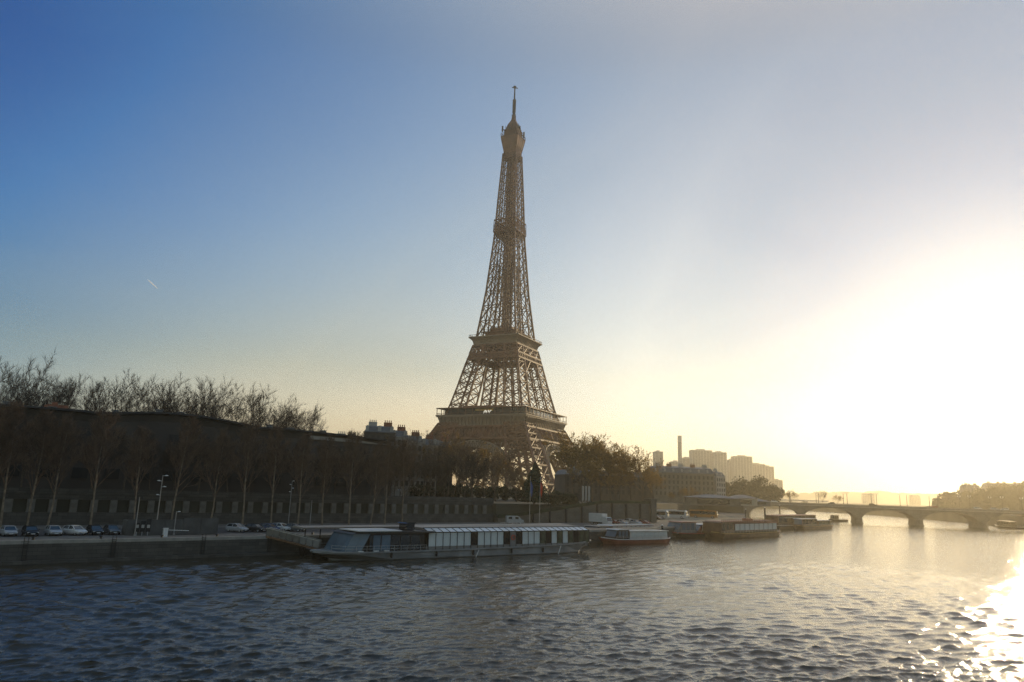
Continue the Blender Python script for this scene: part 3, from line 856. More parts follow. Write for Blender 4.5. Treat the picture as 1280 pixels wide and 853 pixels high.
wv = mb.build('window', DIMGL, mus)
pts = [(-60+6.2*i, 1.2*math.sin((-60+6.2*i)*.05)-.12, 3.4+4.2*k) for k in range(3) for i in range(25)]
windows_on(mus, wv, pts)
mb = MB(); mb.box(0,4,0,4,0,1.6); mb.box(1,2,1,2,1.6,2.2); plant = mb.build('roof_plant', BRK, mus); plant.location = (14, 8, mus_top(14)-.4)
mb = MB(); mb.box(0,26,0,2,0,.9); o_ = mb.build('roof_edge_band', PLW, mus); o_.location = (72, -1.5, mus_top(86)-1.9)
mb = MB(); mb.box(-.6,.6,-.5,.5,0,.9); mb.box(-.8,.8,-.7,.7,.903,1.05); rv = mb.build('roof_vent', ZINC, mus); rv.location = (-50, 3, mus_top(-50)-.5)
rv_r = random.Random(4)
for i in range(16):
    s = -44 + i*8.6 + rv_r.uniform(-3,3); child(rv, mus, (s, 1.2*math.sin(s*.05) + rv_r.uniform(0,5), mus_top(s)-.55))
# roofs of the apartment houses between museum and tower
hz = [(412, 262, 9, 6, CREAM, 'small cream house with a grey roof at the end of the museum'), (449, 258, 13, 7, MUSEUM, 'dark brick apartment house with a tall chimney wall beside the museum'),
      (470, 262, 12, 7, PLW, 'white apartment house with mansard roof and red chimneys behind the trees'), (490, 266, 12, 6, PLW, 'white fronted apartment house with low roof and paired chimneys behind the trees'),
      (508, 272, 13, 6, CREAM, 'cream apartment house nearest the tower but one in the row of rooftops'), (527, 280, 14, 6, MUSEUM, 'dark slate roofed apartment house touching the tower leg in the view')]
for i, (px, y, L, fl, m, lb) in enumerate(hz):
    p = far_anchor(px, y, LZ); fh_ = [2.9,3.1,2.95,3.2,3.1,3.1][i]
    townhouse('apartment_house', lb, p, R(4 + 3*i), L*.84, 11, fl, fh_, m, nwin=5, group='apartment houses left of the tower', chim=2, roofh=2.6)
# long stone building behind the right trees and the mansard block
p = far_anchor(706, 335, LZ)
townhouse('stone_building', 'long low stone building half hidden behind the brown leafed trees', p, R(14), 44, 16, 4, 2.7, MUSEUM, nwin=16, chim=4, roofh=2.6)
p = far_anchor(818, 430, LZ)
townhouse('mansard_building', 'hazy mansard roofed stone block below the far towers', p, R(10), 38, 16, 5, 3.25, STONE_B, nwin=14, chim=5, roofh=4.0)
p = far_anchor(896, 445, LZ)
townhouse('corner_house', 'narrow sunlit corner house at the right end of the mansard block', p, R(38), 9, 12, 5, 3.1, PLW, nwin=4, chim=1, roofh=3)
# low pavilion roofs near the bridge head
for px, y, w, h_, lb, m in ((858, 330, 24, 5, 'low flat roofed quay station half hidden by haze', STONE_B), (912, 380, 14, 5.5, 'small kiosk with a pointed roof near the bridge head', CREAM), (934, 392, 12, 3.6, 'flat grey shelter beside the bridge head', ZINC)):
    p = far_anchor(px, y, LZ); t = thing('kiosk', lb, 'kiosk', p, R(-5))
    mb = MB(); mb.box(0,w,0,8,0,h_*.7); mb.build('wall', m, t)
    mb = MB(); mb.loft([[(-.8,-.8,h_*.7+.003),(w+.8,-.8,h_*.7+.003),(w+.8,8.8,h_*.7+.003),(-.8,8.8,h_*.7+.003)], [(w*.4,3.5,h_),(w*.6,3.5,h_),(w*.6,4.5,h_),(w*.4,4.5,h_)]]); mb.build('roof', ZINC, t)
    mb = MB(); mb.box(w*.2,w*.8,-.1,0.05,.8,h_*.55); mb.build('window', GLASS, t)
# far towers
TOWM = brick_mat('tower_window_grid', (.50,.47,.42), (.56,.53,.47), (.72,.69,.62), 4.2, 3.1, mortar=.35)
tw = [(819, 828.5, 565.5, 1500, 'flat topped far tower block left of the chimney'), (840, 851, 578, 1560, 'low far block at the foot of the white chimney'), (853, 866, 573.5, 1600, 'slim far block between the chimney and the broad tower'),
      (865, 890, 563.7, 1550, 'broad far tower block right of the chimney'), (889, 895, 571.5, 1700, 'thin pale far block between the two taller towers'), (892.5, 908, 566.5, 1500, 'far tower block with sunlit right edge'),
      (911, 920, 576, 1620, 'pale far slab right of the sunlit tower edge'), (918, 940, 571.5, 1580, 'far tower block with stepped roof'), (939, 956, 581, 1640, 'far tower block on the falling side of the cluster'),
      (953, 967, 584, 1660, 'far tower block near the end of the cluster'), (968, 978, 601, 1600, 'lowest far block at the right end of the cluster')]
for i, (xa, xb, yt, y, lb) in enumerate(tw):
    a = aty(xa, yt, y); b = aty(xb, yt, y); L = b.x - a.x
    t = thing('tower_block', lb, 'tower block', (a.x, y, LZ), 0, 'far tower blocks across the haze')
    H = (a.z+b.z)/2 - LZ; D = 26
    mb = MB(); mb.box(0, L, 0, D, 0, H); mb.build('wall', TOWM, t)
    mb = MB(); mb.box(-.4, L+.4, -.4, D+.4, H+.003, H+1.6); mb.box(L*.3, L*.7, D*.3, D*.7, H+1.603, H+4.2); mb.build('roof', CONC, t)
    mb = MB()
    for k in range(int(L/6)+1): mb.box(k*L/(int(L/6)+.001)-.4, k*L/(int(L/6)+.001)+.4, -.8, -.003, 0, H)
    mb.build('fin', CONC, t)
a = aty(849.5, 545.3, 1450); t = thing('chimney_stack', 'tall slender white boiler chimney rising among the far towers', 'chimney', (a.x, 1450, LZ))
mb = MB(); mb.tube([(0,0,0),(0,0,a.z-LZ)], [4.3,3.9], 20); mb.build('shaft', PLW, t)
mb = MB(); mb.tube([(0,0,a.z-LZ-12),(0,0,a.z-LZ+.5)], [4.15,4.1], 20); mb.build('collar', CONC, t)
# far bridge, hills and the hillside of the right bank
fb = thing('far_bridge', 'thin hazy railway bridge in the distance seen above the stone bridge', 'bridge', (170, 1150, 0), R(-3))
mb = MB(); mb.box(-60, 330, 0, 18, 10.2, 12.4); mb.build('deck', CONC, fb)
for i in range(8):
    mb = MB(); mb.box(i*45-20, i*45-16, 2, 16, -2, 10.197); mb.build('pier', CONC, fb)
HILL = mat('wooded_hill', (.06,.06,.035), .95, var=.4, scale=.02)
def ridge(name, pts, y0, depth, m, seed, rough):
    rr = random.Random(seed); mb = MB(); rings = []
    for x, h in pts: rings.append([(x, y0-depth*.5, 0), (x, y0-depth*.2, h*.7+rr.uniform(-rough,rough)), (x, y0, h+rr.uniform(-rough,rough)), (x, y0+depth*.5, 0)])
    mb.loft(rings, closed=False, cap=False)
    return struct(name, mb, m, smooth=False)
pts = []
rr_ = random.Random(11)
for k in range(90):
    px = 930 + 430*k/89; y = 4300
    hh = 618.5 - 3*math.sin((px-930)*.012) - (2.0 if 1080 < px < 1110 else 0) + rr_.uniform(-.5,.5)
    p = aty(px, hh, y); pts.append((p.x, max(8, p.z)))
ridge('hills', pts, 4300, 900, HILL, 2, 3)
pts = []
prof = [(1165,627),(1172,622),(1180,617),(1200,613),(1225,611),(1250,607),(1290,603),(1400,598),(1700,596)]
for k in range(60):
    px = 1165 + 535*k/59; y = 900
    yy = np.interp(px, [q[0] for q in prof], [q[1] for q in prof]); p = aty(px, yy, y); pts.append((p.x, max(4, p.z - 14)))
ridge('hillside', pts, 900, 300, HILL, 5, 1.5)
for px, y, w, fl, lb in ((1205, 820, 18, 6, 'pale hillside building left of the twin domes'), (1233, 840, 20, 7, 'flat topped hillside building right of the twin domes'), (1252, 830, 22, 7, 'long hillside building above the wooded bank'), (1275, 800, 26, 7, 'hillside building at the right edge of the view'), (1078, 2200, 34, 8, 'broad hazy block far beyond the bridge'), (1137, 2200, 30, 8, 'small hazy block beyond the right river bend')):
    p = far_anchor(px, y, 10 if y < 1000 else 6); townhouse('hill_house', lb, p, R(-12), w, 12, fl, 3.3, CREAM, nwin=7, group='buildings on the far bank', chim=2)
p = far_anchor(1214, 780, 15); t = thing('domed_building', 'twin domed turret building rising from the wooded right bank', 'building', p, 0)
mb = MB(); mb.box(-7,8,0,14,-12,9); mb.build('wall', CREAM, t)
for x, r_, h_ in ((-4.0, 2.6, 14.5), (3.4, 3.9, 15.5)):
    mb = MB(); mb.loft([[(x+q*math.cos(2*PI*k/14), 7+q*math.sin(2*PI*k/14), z) for k in range(14)] for q, z in ((r_,9.003),(r_,h_-3),(r_*.92,h_),(r_*.6,h_+2.6),(.3,h_+4.8),(.05,h_+7))]); mb.build('dome', ZINC, t)

# ------------------------------------------------------------------ trees
def tree_mesh(seed, H, kind):
    """bare tree: returns trunk and crown builders; kind 'poplar' grows upright, 'plane' spreads, 'leafy' keeps some dead leaves"""
    r = random.Random(seed); tr = MB(); cr = MB()
    upright = kind == 'poplar'
    def seg(mb, p, q, r0, r1, n):
        mb.tube([p, q], [r0, r1], n, cap=False)
    def twig(p, d, L, w):
        a = d.cross(Vector((r.uniform(-1,1), r.uniform(-1,1), r.uniform(-1,1))))
        if a.length < 1e-4: return
        a = a.normalized()*w; b = d.cross(a).normalized()*w; m = p + d*L*.55 + Vector((0,0,L*.05)); e = p + d*L + Vector((0,0,L*.12))
        cr.add([p-a, p+a, m+a*.6, m-a*.6, e], [(0,1,2,3),(3,2,4)])
        cr.add([p-b, p+b, m+b*.6, m-b*.6], [(0,1,2,3)])
    def grow(p, d, L, rad, lvl, mb):
        nseg = 4 if lvl < 2 else 3 if lvl < 3 else 2
        pts = [p]; dd = d.copy()
        for i in range(nseg):
            w = .16 if lvl else .05
            dd = (dd + Vector((r.gauss(0,w), r.gauss(0,w), r.gauss(0,w*.6) + (.10 if upright else (.09 if lvl else .0))))).normalized()
            pts.append(pts[-1] + dd*(L/nseg))
        rads = [max(.012, rad*(1-.62*i/nseg)) for i in range(nseg+1)]
        mb.tube(pts, rads, 7 if lvl == 0 else 4 if lvl < 3 else 3, cap=False)
        if lvl >= 3:
            for k in range(16 if kind == 'fan' else 10 if kind == 'dense' else 7):
                f = r.uniform(.1, 1); i = min(nseg-1, int(f*nseg)); q = pts[i].lerp(pts[i+1], f*nseg-i)
                nd = (dd*.8 + Vector((r.gauss(0,.6), r.gauss(0,.6), r.gauss(.25,.4)))).normalized()
                LL = r.uniform(.6,1.6); twig(q, nd, LL, .018 if kind == 'fan' else .024)
                if kind == 'leafy' and r.random() < .9:
                    for _ in range(3):
                        c = q + nd*LL*r.uniform(.3,1); s = r.uniform(.10,.22)
                        u1 = Vector((r.gauss(0,1),r.gauss(0,1),r.gauss(0,1))).normalized()*s; u2 = u1.cross(Vector((r.gauss(0,1),r.gauss(0,1),r.gauss(0,1)))).normalized()*s
                        cr.add([c-u1, c+u2, c+u1, c-u2], [(0,1,2,3)], 1)
            return
        if lvl == 0: nb = 20 if upright else 7
        else: nb = (8, 6, 5)[lvl-1] if not upright else (6, 4, 4)[lvl-1]
        for k in range(nb):
            if lvl == 0: f = (.30 + .70*(k+.5)/nb) if upright else (.62 + .38*(k+.6)/nb)
            else: f = .25 + .75*(k+r.random())/nb
            i = min(nseg-1, int(f*nseg)); q = pts[i].lerp(pts[i+1], f*nseg-i)
            bd = (pts[i+1]-pts[i]).normalized()
            az = k*2.4 + r.uniform(-.5,.5)
            perp = bd.cross(Vector((math.cos(az), math.sin(az), .3))).normalized()
            if upright: ang = r.uniform(.35,.6) if lvl == 0 else r.uniform(.3,.6)
            else: ang = r.uniform(.35,.85) if lvl == 0 else r.uniform(.35,.7)
            nd = (bd*math.cos(ang) + perp*math.sin(ang)).normalized()
            if lvl == 0: L2 = H*(.34*(1.12-f)+.10) if upright else H*r.uniform(.50,.62)*(1.1-.25*f)
            else: L2 = L*r.uniform(.38,.62)*(1.15-.4*f)
            grow(q, nd, L2, rads[i]*(.42 if upright and lvl == 0 else .62 if lvl == 0 else .5), lvl+1, cr)
        if lvl > 0 or True:
            pass
    lean = Vector((r.gauss(0,.03), r.gauss(0,.03), 1)).normalized()
    grow(Vector((0,0,-.3)), lean, H*(.97 if upright else .42), H*(.0105 if upright else .0145), 0, tr)
    return tr, cr
def tree_proto(name, seed, H, kind, trunk_m, crown_m):
    tr, cr = tree_mesh(seed, H, kind)
    root = thing(name, 'bare tree', 'tree')
    root['hh'] = max(v[2] for v in cr.v)
    tr.build('trunk', trunk_m, root, smooth=True); cr.build('crown', crown_m, root)
    return root
protos = {}
def plant_tree(key, maker, loc, rz, hgt, label, group):
    if key not in protos:
        root = maker(); protos[key] = [root, False, root['hh']]; del root['hh']
    root, used, hh = protos[key]; sc = hgt/hh
    if not used:
        protos[key][1] = True; o = root; o.location = loc; o.rotation_euler = (0,0,rz)
        o['label'] = label; o['group'] = group; o.scale = (sc,)*3; return o
    return dup(root, loc, rz, label, group, (sc,)*3)
rt = random.Random(21)
# poplars on the lower quay
pop = [-22, 3, 37, 60, 115, 168, 217, 264, 304, 339, 371, 404, 435, 462, 484, 505]
for i, px in enumerate(pop):
    s = sx(px, 29.5, QZ+2); v = i % 4
    lb = f'slender bare poplar on the lower quay, {ordinal(i)} from the left in its row'
    plant_tree(('pop', v), lambda v=v: tree_proto('poplar_tree', 40+v, 22, 'poplar', BARK_P, TWIG_P), bank(s, 29.5 + rt.uniform(-1,1), QZ), rt.uniform(0,6.28), rt.uniform(19.5,23), lb, 'bare poplars along the lower quay')
# plane trees along the upper road
for i in range(30):
    s = -42 + i*5.6 + rt.uniform(-1,1); v = i % 4
    lb = f'bare plane tree on the upper road above the arcade wall, {ordinal(i)} from the left'
    plant_tree(('pl', v), lambda v=v: tree_proto('plane_tree', 60+v, 17, 'plane', BARK, TWIG), bank(s, 44 + rt.uniform(-1.5,3), LZ), rt.uniform(0,6.28), rt.uniform(12.5,16), lb, 'bare plane trees above the arcade wall')
# tall trees behind the museum roof
bk = [(-14, 440, 26), (22, 462, 26), (72, 471, 27), (104, 474, 27), (134, 470, 27), (172, 475, 27), (212, 476, 27), (246, 484, 27), (274, 479, 27), (322, 490, 27), (348, 502, 27), (376, 511, 27)]
for i, (px, yt, H) in enumerate(bk):
    tt_ = 92; s = sx(px, tt_, 28); p = bank(s, tt_, LZ); top = aty(px, yt, p.y).z - LZ; v = i % 3
    lb = f'dark bare tree rising above the museum roof, {ordinal(i)} from the left'
    plant_tree(('bk', v), lambda v=v: tree_proto('bare_tree', 80+v, 26, 'fan', BARK, TWIG), p, rt.uniform(0,6.28), top*1.09, lb, 'bare trees behind the museum')
# dense stand before the tower
mx_ = [(452,556,250),(468,550,262),(484,546,258),(500,552,246),(515,545,270),(530,540,262),(548,543,280),(560,546,262),(574,545,276),(590,548,258),(604,552,272),(618,560,262),(630,572,280),(645,584,262),(478,566,232),(508,565,236),(536,562,240),(566,566,240),(592,570,238),(620,575,240),(646,582,244),(660,592,262),]
mx_.sort()
for i, (px, yt, y) in enumerate(mx_):
    top = aty(px, yt, y).z - LZ; p = far_anchor(px, y, LZ); v = i % 3
    lb = f'brown bare tree in the dense stand before the tower, {ordinal(i)} from the left'
    plant_tree(('mx', v), lambda v=v: tree_proto('plane_tree', 90+v, 24, 'leafy' if v == 0 else 'dense', BARK, [TWIG_P, DEADLEAF]), p, rt.uniform(0,6.28), top*1.08, lb, 'bare trees before the tower')
# right group with leftover leaves
rg = [(716,540,270),(728,552,258),(740,546,280),(752,548,268),(764,562,262),(776,568,272),(790,562,255),(803,572,262),(816,590,285),(735,575,245),(770,585,250)]
rg.sort()
for i, (px, yt, y) in enumerate(rg):
    top = aty(px, yt, y).z - LZ; p = far_anchor(px, y, LZ); v = i % 3
    lb = f'tree with leftover brown leaves right of the tower, {ordinal(i)} from the left'
    plant_tree(('rg', v), lambda v=v: tree_proto('leafy_tree', 100+v, 24, 'leafy', BARK, [TWIG_P, DEADLEAF]), p, rt.uniform(0,6.28), top*1.08, lb, 'brown leafed trees right of the tower')
# hazy trees near the bridge head and on the far bank
hzv = [(838,612,330),(850,608,345),(862,604,340),(876,612,350),(990,610,470),(1028,612,520),(1046,616,560)]
for i, (px, yt, y) in enumerate(hzv):
    top = max(5, aty(px, yt, y).z - LZ); p = far_anchor(px, y, LZ); v = i % 2
    lb = f'hazy bare tree beyond the parked coaches towards the bridge, {ordinal(i)} from the left'
    plant_tree(('mx', v), None, p, rt.uniform(0,6.28), top, lb, 'hazy trees by the bridge head')
def leaf_clump(seed, R_, H, cone=False, n=2600, s=.45):
    r = random.Random(seed); mb = MB()
    blobs = [(Vector((r.gauss(0,.45)*R_, r.gauss(0,.45)*R_, H*(.25+.6*r.random()))), R_*r.uniform(.3,.55)) for _ in range(14)]
    for _ in range(n):
        if cone:
            z = r.random()**1.3; a = r.uniform(0,2*PI); rad = R_*(1-z)**.8*(.55+.5*r.random())*(.85+.3*math.sin(a*3+z*9))
            c = Vector((rad*math.cos(a), rad*math.sin(a), H*(.06+.94*z)))
        else:
            b, br = r.choice(blobs); d = Vector((r.gauss(0,1),r.gauss(0,1),r.gauss(0,1))).normalized()*br*r.uniform(.6,1.05); c = b + d; c.z = max(.3, c.z)
        u1 = Vector((r.gauss(0,1),r.gauss(0,1),r.gauss(0,1))).normalized()*s*r.uniform(.5,1); u2 = u1.cross(Vector((r.gauss(0,1),r.gauss(0,1),r.gauss(0,1)))).normalized()*s*r.uniform(.4,.8)
        mb.add([c-u1, c+u2, c+u1, c-u2], [(0,1,2,3)])
    return mb
def bush(name, label, cat, loc, R_, H, m, seed, cone=False, group=None, n=2600, s=.45):
    t = thing(name, label, cat, loc, 0, group)
    leaf_clump(seed, R_, H, cone, n, s).build('crown', m, t)
    mb = MB(); mb.tube([(0,0,-.3),(0,0,H*.6)], [max(.12,R_*.07), .05], 7); mb.build('trunk', BARK, t)
    return t
p = far_anchor(668, 216, LZ); bush('evergreen_tree', 'dark conical evergreen tree behind the two flagpoles', 'tree', p, 4.4, 12.2, LEAF, 1, True, n=4200, s=.42)
for i, (px, y, rr2, hh2) in enumerate([(690,224,3.5,4.5),(704,228,3.2,4.2),(716,232,3,3.6)]):
    bush('shrub', ['dark green shrub right of the conical evergreen','rounded green shrub at the top of the ramp wall','low shrub left of the white banner poles'][i], 'shrub', far_anchor(px,y,LZ-.6), rr2, hh2, HEDGE, 5+i, n=1500, s=.3)
for i in range(10):
    px = 520 + i*16; bush('hedge_shrub', f'dark shrub under the trees before the tower, {ordinal(i)} from the left', 'shrub', far_anchor(px, 268+6*(i%3), LZ), 3.6, 4.2+.6*(i%2), HEDGE, 80+i%3, n=900, s=.5, group='shrubs under the stand of trees')
# the big round wooded clump in front of the far towers, and the far bank woods
cl_ = [(916,606,520,9),(930,602,530,11),(941,598,540,11),(952,604,540,10),(964,612,540,9)]
for i, (px, yt, y, r_) in enumerate(cl_):
    top = aty(px, yt, y).z - LZ
    bush('round_tree', f'round dense hazy tree before the far towers, {ordinal(i)} from the left', 'tree', far_anchor(px, y, LZ), r_, top, HEDGE, 30+i, n=3000, s=1.0, group='round trees near the bridge head')
fbk = []
for k in range(26):
    px = 1172 + k*4.9; fbk.append((px, np.interp(px, [q[0] for q in prof], [q[1] for q in prof]) + rt.uniform(-2,4), rt.uniform(620,800)))
wb = [leaf_clump(60+k, 9, 18, n=2200, s=1.0) for k in range(3)]
wprot = []
for i, (px, yt, y) in enumerate(fbk):
    top = max(6, aty(px, yt, y).z - 7); lb = f'hazy tree on the wooded right bank beyond the bridge, {ordinal(i)} from the left'
    if i < 3:
        t = thing('bank_tree', lb, 'tree', far_anchor(px, y, 6.5), 0, 'trees on the far right bank')
        wb[i].build('crown', HEDGE, t); mb = MB(); mb.tube([(0,0,-.3),(0,0,10)], [.6,.2], 7); mb.build('trunk', BARK, t); t.scale = (top/18,)*3; wprot.append(t)
    else:
        dup(wprot[i % 3], far_anchor(px, y, 6.5), rt.uniform(0,6), lb, scale=(max(.6, top/18*.7), max(.6, top/18*.7), top/18))

# ------------------------------------------------------------------ vehicles
PAINTS = {c: mat('car_paint_' + c, v, .22, metal=.15, var=.06) for c, v in dict(silver=(.42,.43,.44), dark=(.025,.027,.03), white=(.68,.68,.66), grey=(.12,.125,.13), red=(.22,.03,.02), blue=(.05,.08,.16), orange=(.50,.22,.05)).items()}
def wheel_parts(t, xs, y, r=.32, w=.2):
    mb = MB(); mb.tube([(0,-w/2,0),(0,w/2,0)], r, 14); wh = mb.build('wheel', RUBBER, t, smooth=False)
    rb = MB(); rb.tube([(0,-w/2-.012,0),(0,w/2+.012,0)], r*.6, 10); rim = rb.build('rim', ALU, wh)
    first = True
    for x in xs:
        for sg in (-1, 1):
            if first: wh.location = (x, sg*y, r); first = False
            else:
                c = child(wh, t, (x, sg*y, r)); d = rim.copy(); COL.objects.link(d); d.parent = c
def car(paint, label, loc, rz, group, kind='hatch'):
    """nose towards +x"""
    t = thing('parked_car', label, 'car', loc, rz, group)
    L = 4.1; mb = MB()
    tall = 1.46 if kind == 'hatch' else 1.42
    secs = [(-2.05,.50,.78,.62),(-1.98,.34,.88,.80),(-1.5,.26,.95,.86),(-.4,.24,.93,.87),(.6,.24,.93,.87),(1.3,.26,.88,.86),(1.85,.32,.72,.80),(2.05,.42,.62,.62)]
    rings = []
    for x, z0, z1, hw in secs: rings.append([(x,-hw*.92,z0),(x,hw*.92,z0),(x,hw,z0+.18),(x,hw,z1-.12),(x,hw*.9,z1),(x,-hw*.9,z1),(x,-hw,z1-.12),(x,-hw,z0+.18)])
    mb.loft(rings)
    # roof and pillars
    roof = [(-1.62 if kind == 'hatch' else -1.35, tall-.06),(-1.2,tall),(-.2,tall+.03),(.25,tall-.03)]
    mb.loft([[(x,-.60,z-.06),(x,.60,z-.06),(x,.64,z-.03),(x,.56,z),(x,-.56,z),(x,-.64,z-.03)] for x, z in roof])
    for sg in (-1, 1):
        mb.beam((.25,sg*.60,tall-.05),(1.02,sg*.78,.90),.07); mb.beam((-1.55,sg*.60,tall-.08),(-1.92,sg*.76,.90),.10); mb.beam((-.45,sg*.63,tall-.03),(-.42,sg*.83,.92),.08)
    mb.build('body', PAINTS[paint], t, fix=True)
    mb = MB(); mb.loft([[(-1.88,-.76,.89),(1.0,-.76,.89),(1.0,.76,.89),(-1.88,.76,.89)], [(-1.52,-.58,tall-.07),(.22,-.58,tall-.07),(.22,.58,tall-.07),(-1.52,.58,tall-.07)]]); mb.build('window', GLASS, t)
    for sg in (-1, 1):
        mb = MB(); mb.box(1.86,2.04,sg*.58-.14,sg*.58+.14,.52,.66); mb.build('headlight', LAMPG, t)
        mb = MB(); mb.box(-2.06,-1.95,sg*.56-.12,sg*.56+.12,.58,.76); mb.build('tail_light', REDP, t)
        mb = MB(); mb.box(.72,.86,sg*.92-.09,sg*.92+.09,.92,1.04); mb.build('mirror', PAINTS[paint], t)
    mb = MB(); mb.box(2.03,2.07,-.26,.26,.36,.46); mb.build('number_plate', WHITE, t)
    wheel_parts(t, (-1.25, 1.28), .74, .31)
    return t
GL = 'cars parked along the left quay'
cars = [(10,670,'silver','silver grey car parked on the quay, leftmost of the parked row'),(37,670,'dark','black car between two silver cars on the left quay'),(66,669.5,'silver','silver car parked directly left of the white car on the quay'),
        (92.5,669,'white','white car with its nose turned right, brightest of the left row'),(118,668.5,'dark','dark car parked right of the white car on the left quay'),(139,668,'grey','charcoal car at the right end of the left row beside the grey hoarding')]
for px, y, c, lb in cars: car(c, lb, at(px, y, QZ+.01), R(-46 if c != 'white' else -24), GL)
cars = [(296,665,'silver','pale silver car parked right of the grey hoarding'),(319,665,'dark','black car between the silver car and the white car by the gangway'),(337,664.5,'blue','dark blue car parked left of the white car by the gangway'),(351,664,'white','small white car parked above the gangway'),(369,664.5,'grey','dark grey car at the right end of the row above the gangway')]
for px, y, c, lb in cars: car(c, lb, at(px, y, QZ+.01), R(-22), 'cars parked above the gangway')
cars = [(768,655.5,'red','dark red car right of the box truck'),(778,656,'silver','silver car second from the box truck'),(787,654.5,'white','white car half hidden between two silver cars near the coaches'),(795,656,'silver','bright silver car third of the front row near the coaches'),(806,656,'red','dark red car at the right end of the row in front of the coaches'),(822,650,'dark','dark car alone in front of the white coaches'),(681,651,'grey','grey car behind the landing stage roof right of the flagpoles')]
for px, y, c, lb in cars: car(c, lb, at(px, y, QZ+.01), R(-55 if px > 700 else -10), 'cars parked by the ramp wall')
def coach(paint, label, loc, rz):
    t = thing('coach', label, 'coach', loc, rz, 'coaches parked beside the ramp wall')
    prof = [(-5.9,.35),(5.7,.35),(6.0,.9),(6.0,1.6),(5.75,2.9),(5.4,3.3),(-5.7,3.35),(-6.0,3.0),(-6.0,.7)]
    mb = MB(); mb.prism(prof, -1.22, 1.22); mb.build('body', PAINTS[paint], t)
    for sg in (-1, 1):
        mb = MB(); mb.box(-5.6,5.2,sg*1.235-.012,sg*1.235+.012,1.6,2.85)
        mb.build('side_window', GLASS, t)
        mb = MB(); mb.beam((5.6,sg*1.1,2.95),(6.1,sg*1.25,2.5),.10); mb.box(6.02,6.2,sg*1.3-.1,sg*1.3+.1,2.05,2.5); mb.build('mirror', HULLD, t)
        mb = MB(); mb.box(5.95,6.03,sg*.85-.2,sg*.85+.2,.75,.95); mb.build('headlight', LAMPG, t)
    mb = MB(); mb.hexa([(5.98,-1.12,1.45),(6.05,-1.12,1.45),(6.05,1.12,1.45),(5.98,1.12,1.45),(5.70,-1.08,2.95),(5.80,-1.08,2.95),(5.80,1.08,2.95),(5.70,1.08,2.95)]); mb.build('windscreen', GLASS, t)
    mb = MB(); mb.box(-3,1.5,-.8,.8,3.34,3.52); mb.build('roof_unit', PAINTS[paint], t)
    wheel_parts(t, (-3.4, 4.0), 1.1, .5, .3)
for px, y, c, lb in ((817,648.6,'white','white coach at the left end of the coach row'),(841,648.2,'white','white coach with a bright glint in the middle of the coach row'),(880,647.6,'orange','orange and white coach at the right end of the coach row')):
    coach(c, lb, at(px, y, QZ+.01), R(-31))
t = thing('box_truck', 'white box truck parked under the ramp wall', 'truck', at(751, 656.5, QZ+.01), R(-48))
mb = MB(); mb.box(-3.6,1.4,-1.2,1.2,.85,3.3); mb.build('cargo_box', PAINTS['white'], t)
mb = MB(); mb.prism([(1.5,.45),(3.3,.45),(3.4,1.2),(3.0,2.35),(1.5,2.4)], -1.1, 1.1); mb.build('cab', PAINTS['white'], t)
mb = MB(); mb.hexa([(3.36,-1.0,1.25),(3.43,-1.0,1.25),(3.43,1.0,1.25),(3.36,1.0,1.25),(3.03,-.95,2.2),(3.1,-.95,2.2),(3.1,.95,2.2),(3.03,.95,2.2)]); mb.build('windscreen', GLASS, t)
mb = MB(); mb.box(-3.5,3.0,-.5,.5,.5,.848); mb.build('chassis', HULLD, t)
wheel_parts(t, (-2.4, 2.3), .95, .42, .28)
t = thing('van', 'pale blue grey delivery van behind the landing stage roof', 'van', at(643, 655, QZ+.01), R(12))
mb = MB(); mb.prism([(-2.4,.4),(2.2,.4),(2.5,.7),(2.45,1.1),(1.7,1.3),(1.1,2.0),(.8,2.15),(-2.35,2.15),(-2.45,1.9),(-2.45,.7)], -.95, .95); mb.build('body', PAINTS['silver'], t)
for sg in (-1, 1):
    mb = MB(); mb.box(-1.9,-.9,sg*.956-.01,sg*.956+.01,1.3,1.9); mb.build('window', GLASS, t)
    mb = MB(); mb.box(.0,.95,sg*.956-.01,sg*.956+.01,1.3,1.9); mb.build('window', GLASS, t)
mb = MB(); mb.hexa([(1.72,-.85,1.32),(1.78,-.85,1.32),(1.78,.85,1.32),(1.72,.85,1.32),(1.13,-.8,2.0),(1.19,-.8,2.0),(1.19,.8,2.0),(1.13,.8,2.0)]); mb.build('windscreen', GLASS, t)
wheel_parts(t, (-1.5, 1.6), .8, .34)

# ------------------------------------------------------------------ quay furniture
a, b = at(157, 669.6, QZ), at(271.5, 668.2, QZ); d_ = (b-a); L = d_.length
t = thing('site_hoarding', 'long low grey hoarding wall on the quay between the two rows of cars', 'hoarding', a, math.atan2(d_.y, d_.x))
k = 0.; n_ = int(L/2.4)
for i in range(n_):
    mb = MB(); mb.box(i*L/n_+.02, (i+1)*L/n_-.02, 0, .12, .05, 2.45 + (.25 if i > n_*.55 else 0)); mb.build('panel', HOARD, t)
mb = MB(); mb.box(0, L, .13, 3.0, 0, 2.3); mb.build('shed', HOARD, t)
for k in range(3):
    p = at(170 + 7*k, 669.8, QZ); mb = MB()
    t = thing('notice_board', f'small dark notice board on the quay before the hoarding, {ordinal(k)} from the left', 'sign', p, ANG, 'notice boards before the hoarding')
    mb.box(-.35,.35,-.05,.05,.6,2.0+.3*k); mb.build('board', HULLD, t)
    mb = MB(); mb.box(-.22,.22,-.075,-.052,1.2,1.7); mb.build('sheet', PLW, t)
    mb = MB(); mb.box(-.04,.04,-.04,.04,0,.6); mb.build('post', ALU, t)
p = at(206, 671.2, QZ); t = thing('parking_barrier', 'white parking barrier with its arm lowered before the grey hoarding', 'barrier', p, ANG)
